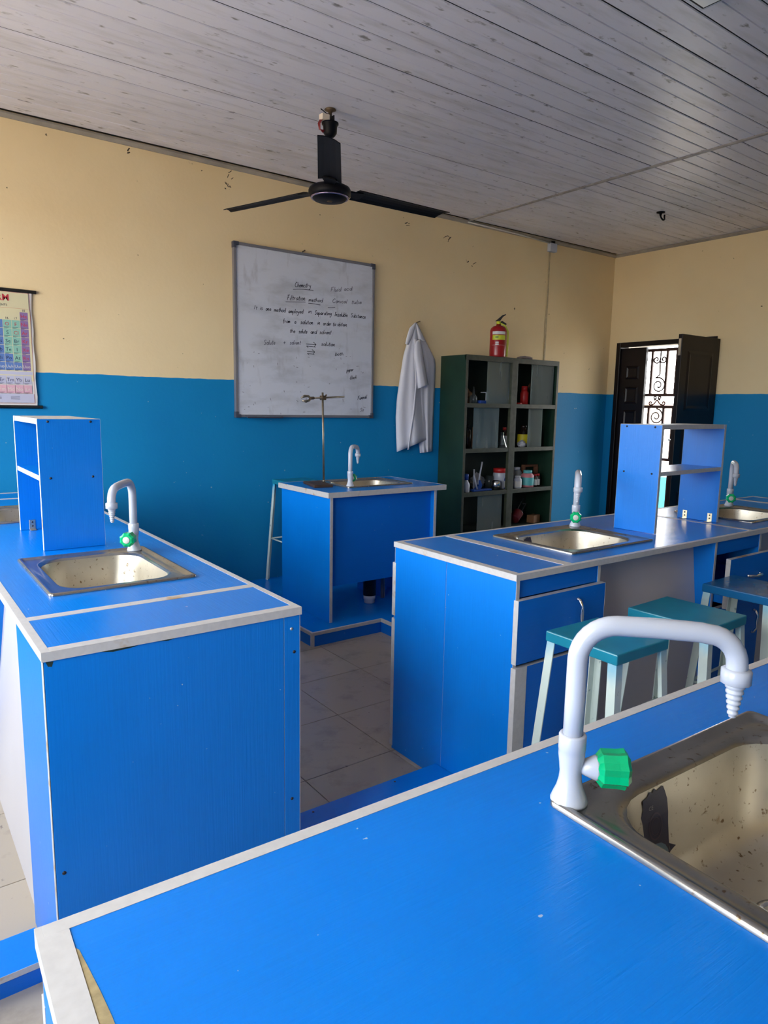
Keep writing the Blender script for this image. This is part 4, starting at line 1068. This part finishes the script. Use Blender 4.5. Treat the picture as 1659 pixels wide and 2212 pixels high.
# third shelf, right-hand bay
z = SHZ[2]
bottle('jar', 'grey jar with white cap at the back of the third shelf', 5.105, 4.700, z, .049, .185, M_GREYP, M_PLASTIC, .55, .03)
bottle('bottle', 'small white bottle before the grey jar', 4.958, 4.553, z, .040, .118, M_PLASTIC, M_PLASTIC, .6, .024, M_LBL)
bottle('jar', 'pink jar with cyan cap on the third shelf', 5.122, 4.577, z, .064, .165, M_PINK, M_CYANC, .58, .032, M_CYANC, .70, 12)
bottle('bottle', 'small red-capped bottle beside the pink jar', 5.212, 4.555, z, .019, .124, M_AMBER, M_REDL, .6, .02, M_LBL)
bottle('bottle', 'small red-capped bottle beside the wooden rack', 5.256, 4.558, z, .019, .126, M_AMBER, M_REDL, .6, .02, M_LBL)
rk = empty('test_tube_rack', (5.262, 4.682, z+.0006), math.radians(-4)); tag(rk, 'brown wooden test-tube rack on the third shelf', 'rack')
MB().box(-.09, .095, -.02, .02, .185, .205).build('top_board', M_WOOD, rk); MB().box(-.09, .095, -.03, .03, 0, .02).build('base_board', M_WOOD, rk)
for x in (-.09, .08): MB().box(x, x+.015, -.025, .025, .02, .185).build('upright', M_WOOD, rk)
MB().box(-.075, .08, -.018, .018, .10, .115).build('hole_board', M_WOOD, rk)
# third shelf, left-hand bay
bottle('bottle', 'white rounded bottle with blue cap at the cabinet edge', 4.283, 4.552, z, .034, .165, M_PLASTIC, M_BLUEP, .55, .05, None, .45)
bottle('jar', 'white jar with red lid beside the centre post', 4.800, 4.635, z, .068, .192, M_PLASTIC, M_REDL, .82, .04, None, .70)
bottle('bottle', 'blue bottle with pale label against the centre post', 4.793, 4.540, z, .022, .135, M_BLUEP, M_BLUEP, .6, .02, M_LBL)
cp_ = MB(); cp_.lathe([(.042, 0), (.042, .085), (.040, .086), (.039, .004), (.001, .004)], 20, caps=(True, False)); o = cp_.build('steel_beaker', M_CHROME, loc=(4.668, 4.555, z+.0006)); tag(o, 'shiny steel beaker on the third shelf', 'beaker')
g_ = MB(); g_.lathe([(.038, 0), (.038, .118), (.0365, .118), (.0365, .003), (.001, .003)], 20, caps=(True, False)); o = g_.build('glass_beaker', M_GLASSW, loc=(4.690, 4.665, z+.0006)); tag(o, 'clear glass beaker behind the steel beaker', 'beaker')
bc = empty('burette_clamp', (4.455, 4.565, z+.0006)); tag(bc, 'blue plastic clamp with white tubes lying on the third shelf', 'clamp')
MB().box(-.09, .14, -.035, .035, 0, .018).build('base', M_BLUEP, bc, .004)
MB().prism([(-.05, .018), (.02, .018), (.035, .055), (.01, .10), (-.005, .10), (-.01, .05)], 'y', -.012, .012).build('jaw', M_BLUEP, bc)
for a, b_ in (((-.035, -.02, .02), (-.085, -.02, .15)), ((-.04, .02, .02), (-.045, .02, .20)), ((-.01, 0, .06), (.045, .01, .265))):
    MB().tube([a, b_], .0075, 8).build('tube', M_PLASTIC, bc)
def crumple(name, label, cat, loc, sx, sy, sz, mat, seed):
    rnd = random.Random(seed); mb = MB(); loops = []
    for k in range(7):
        t = k/6; l = []
        for i in range(14):
            a = 2*PI*i/14; r = math.sin(PI*(.15+.83*t))**.8*(1+rnd.uniform(-.22, .22)); l.append((sx*r*math.cos(a), sy*r*math.sin(a), sz*t*(1+rnd.uniform(-.12, .12)) if k else 0))
        loops.append(l)
    o = mb.loft(loops).build(name, mat, loc=loc); return tag(o, label, cat)
crumple('plastic_bag', 'crumpled pale plastic bag behind the blue clamp', 'bag', (4.600, 4.735, z+.0006), .080, .05, .145, M_BAG, 3)
# second shelf
z = SHZ[1]
yl = bottle('bottle', 'dark bottle with yellow label on the second shelf', 5.059, 4.60, z, .056, .206, M_AMBER, M_AMBER, .45, .03, M_YEL, .68)
MB().box(-.003, .020, -.0585, -.0560, .045, .08).build('hazard_mark', M_REDL, yl)
bottle('bottle', 'brown bottle with white label near the centre post', 4.841, 4.640, z, .033, .185, M_AMBER, M_REDL, .45, .025, M_LBL)
bottle('bottle', 'black bottle at the edge of the second shelf', 4.325, 4.60, z, .030, .214, M_AMBER, M_BLKPL, .45, .025)
bottle('bottle', 'wash bottle with green cap behind the narrow pane', 5.160, 4.585, z, .033, .215, M_GLASSW, M_GREEN, .4, .03, M_LBL)
crumple('plastic_bag', 'small knotted plastic bag before the yellow-labelled bottle', 'bag', (4.968, 4.532, z+.0006), .060, .022, .065, M_BAG, 8)
fl = empty('round_flask', (4.494, 4.62, z+.0006)); tag(fl, 'round glass flask behind the second shelf pane', 'flask')
MB().lathe([(.02, 0), (.05, .018), (.064, .058), (.052, .098), (.024, .118), (.017, .13), (.017, .195), (.020, .197)], 22, caps=(True, False)).build('bulb', M_GLASSW, fl)
cf = MB(); cf.lathe([(.052, 0), (.052, .006), (.020, .095), (.017, .14), (.020, .142)], 22, caps=(True, False)); o = cf.build('conical_flask', M_GLASSW, loc=(4.742, 4.575, z+.0006)); tag(o, 'conical glass flask beside the second shelf pane', 'flask')
for k, (x, h_, dx) in enumerate(((4.385, .19, .012), (4.640, .15, -.02), (4.668, .25, .03))):
    o = MB().tube([(0, 0, .006), (dx, .01, h_)], .005, 8).build('glass_rod', M_GLASSW if k else M_WOOD, loc=(x, 4.60+.02*k, z+.0006)); tag(o, ['thin brown stirring rod leaning at the second shelf edge', 'short glass rod behind the second shelf pane', 'long glass rod standing beside the second shelf pane'][k], 'rod')
# top shelf
z = SHZ[0]
tr = empty('plastic_rack', (4.595, 4.58, z+.0006)); tag(tr, 'white plastic test-tube rack behind the top pane', 'rack')
MB().box(-.11, .11, -.035, .035, .098, .106).build('top_plate', M_PLASTIC, tr); MB().box(-.11, .11, -.035, .035, 0, .006).build('base_plate', M_PLASTIC, tr)
for k in range(9): MB().box(-.108+k*.0255, -.098+k*.0255, -.033, -.027, .006, .098).build('upright', M_PLASTIC, tr)
o = MB().box(-.04, .04, -.03, .03, 0, .03).build('tray', M_BLUEP, bevel=.004, loc=(4.433, 4.55, z+.0006)); tag(o, 'small blue tray on the top shelf', 'tray')
crumple('paper_bag', 'crumpled brown paper bag on the top shelf', 'bag', (4.360, 4.675, z+.0006), .055, .05, .14, M_CARD, 5)
fn = empty('plastic_funnel', (4.345, 4.56, z+.0006)); tag(fn, 'upturned clear plastic funnel on the top shelf', 'funnel')
MB().lathe([(.036, 0), (.035, .055), (.012, .085), (.007, .15), (.005, .15)], 18).build('cone', M_GLASSW, fn)
mc = empty('measuring_beaker', (4.775, 4.62, z+.0006)); tag(mc, 'tall clear beaker behind the top pane', 'beaker')
MB().lathe([(.045, 0), (.045, .165), (.0435, .165), (.0435, .004), (.001, .004)], 20, caps=(True, False)).build('wall', M_GLASSW, mc)
bottle('bottle', 'red plastic bottle on the top shelf', 5.026, 4.58, z, .041, .175, M_REDL, M_REDL, .62, .05, None, .62)
o = MB().tube([(-.04, 0, .009), (0, 0, .009), (.03, .005, .009)], .009, 10).build('red_stopper', M_REDL, loc=(4.915, 4.53, z+.0006)); tag(o, 'small red stopper lying at the top shelf lip', 'stopper')
wh = MB().tube([(0, 0, .006), (.01, 0, .10), (.03, 0, .175), (.045, 0, .20)], [.014, .013, .011, .010], 10).build('wooden_handle', M_WOOD, loc=(5.100, 4.62, z+.0006)); tag(wh, 'curved wooden handle standing beside the red bottle', 'handle')
# bottom shelf
z = SHZ[3]
mr = empty('maroon_pot', (5.010, 4.60, z+.076)); mr.rotation_euler = (0, math.radians(62), math.radians(20)); tag(mr, 'maroon enamel pot lying tilted on the bottom shelf', 'pot')
MB().lathe([(.045, -.055), (.050, -.05), (.050, .05), (.054, .055), (.05, .055), (.046, .05), (.046, -.045), (.001, -.045)], 20, caps=(True, False)).build('body', M_MAROON, mr)
bx_ = empty('card_box', (5.235, 4.575, z+.0006), math.radians(12)); tag(bx_, 'small brown card box on the bottom shelf', 'box')
MB().box(-.06, .06, -.04, .04, 0, .075).build('carton', M_CARD, bx_, .002); MB().box(-.061, .061, -.041, 0, .0752, .0765).build('flap', M_CARD, bx_)
tp = empty('wire_tripod', (5.20, 4.72, z+.0006)); tag(tp, 'thin wire tripod lying behind the card box', 'tripod')
for a, b_ in (((-.12, -.05, .09), (.06, .02, .22)), ((-.10, -.06, .03), (.12, .03, .16)), ((-.08, -.02, .006), (.13, .05, .155))): MB().tube([a, b_], .0035, 6).build('leg', M_ALU, tp)
MB().tube([(.06, .02, .16), (.12, .03, .16), (.13, .05, .155), (.07, .05, .165), (.06, .02, .16)], .0035, 6).build('ring', M_ALU, tp)

# on top of the cabinet
ex = empty('fire_extinguisher', (4.622, 4.560, KZ+.0015)); tag(ex, 'red fire extinguisher standing on the green cabinet', 'fire extinguisher')
MB().lathe([(.070, 0), (.073, .006), (.074, .022), (.074, .235), (.066, .258), (.045, .274), (.022, .280), (.020, .292)], 28).build('cylinder', M_RED, ex)
def wrap(z0, z1, a0, a1, mat, r=.0746, name='label'):
    mb = MB(); n = 12; rows = []
    for zz in (z0, z1): rows.append([(r*math.cos(a0+(a1-a0)*i/n), r*math.sin(a0+(a1-a0)*i/n), zz) for i in range(n+1)])
    mb.smooth = True; return mb.grid(rows).build(name, mat, ex)
A0 = math.radians(225)
wrap(.198, .224, A0-.75, A0+1.0, M_LBL); M_LIME = plain('lime_label', (.55, .60, .03), .45); wrap(.150, .192, A0-.72, A0+1.0, M_LIME)
wrap(.104, .1055, A0-.8, A0+.9, M_LBL, .0748, 'label_line')
for zz in (.128, .112): wrap(zz-.006, zz+.005, A0-.3, A0+.1, M_LBL, .0748, 'label_print')
wrap(.163, .184, A0-.35, A0+.05, plain('green_pictogram', (.20, .30, .02), .5), .0750, 'label_print')
MB().lathe([(.016, .292), (.020, .296), (.020, .315), (.014, .318)], 14).build('valve', M_LIME, ex)
RE = Matrix.Rotation(math.radians(-35), 4, 'Z')
for nm, pr_ in (('lever', [(-.035, .318), (-.01, .336), (.03, .372), (.062, .382), (.062, .374), (.036, .356), (.012, .322)]), ('carry_handle', [(.0, .306), (.03, .322), (.072, .296), (.066, .286), (.03, .300)])):
    mb = MB(); mb.prism(pr_, 'y', -.011, .011); mb.v = [tuple(RE @ Vector(v)) for v in mb.v]; mb.build(nm, M_BLKPL, ex, .002)
mb = MB(); mb.tube([tuple(RE @ Vector(v)) for v in ((.012, 0, .305), (.055, .0, .285), (.088, 0, .225), (.0885, 0, .13), (.086, 0, .03), (.084, 0, .008))], .0095, 10); mb.build('hose', plain('lime_hose', (.55, .58, .05), .4), ex)
crumple('rag', 'small crumpled mauve rag lying on the green cabinet', 'rag', (5.10, 4.66, KZ+.0015), .11, .05, .042, plain('mauve_cloth', (.30, .24, .25), .9), 12)
bpy.context.view_layer.update()
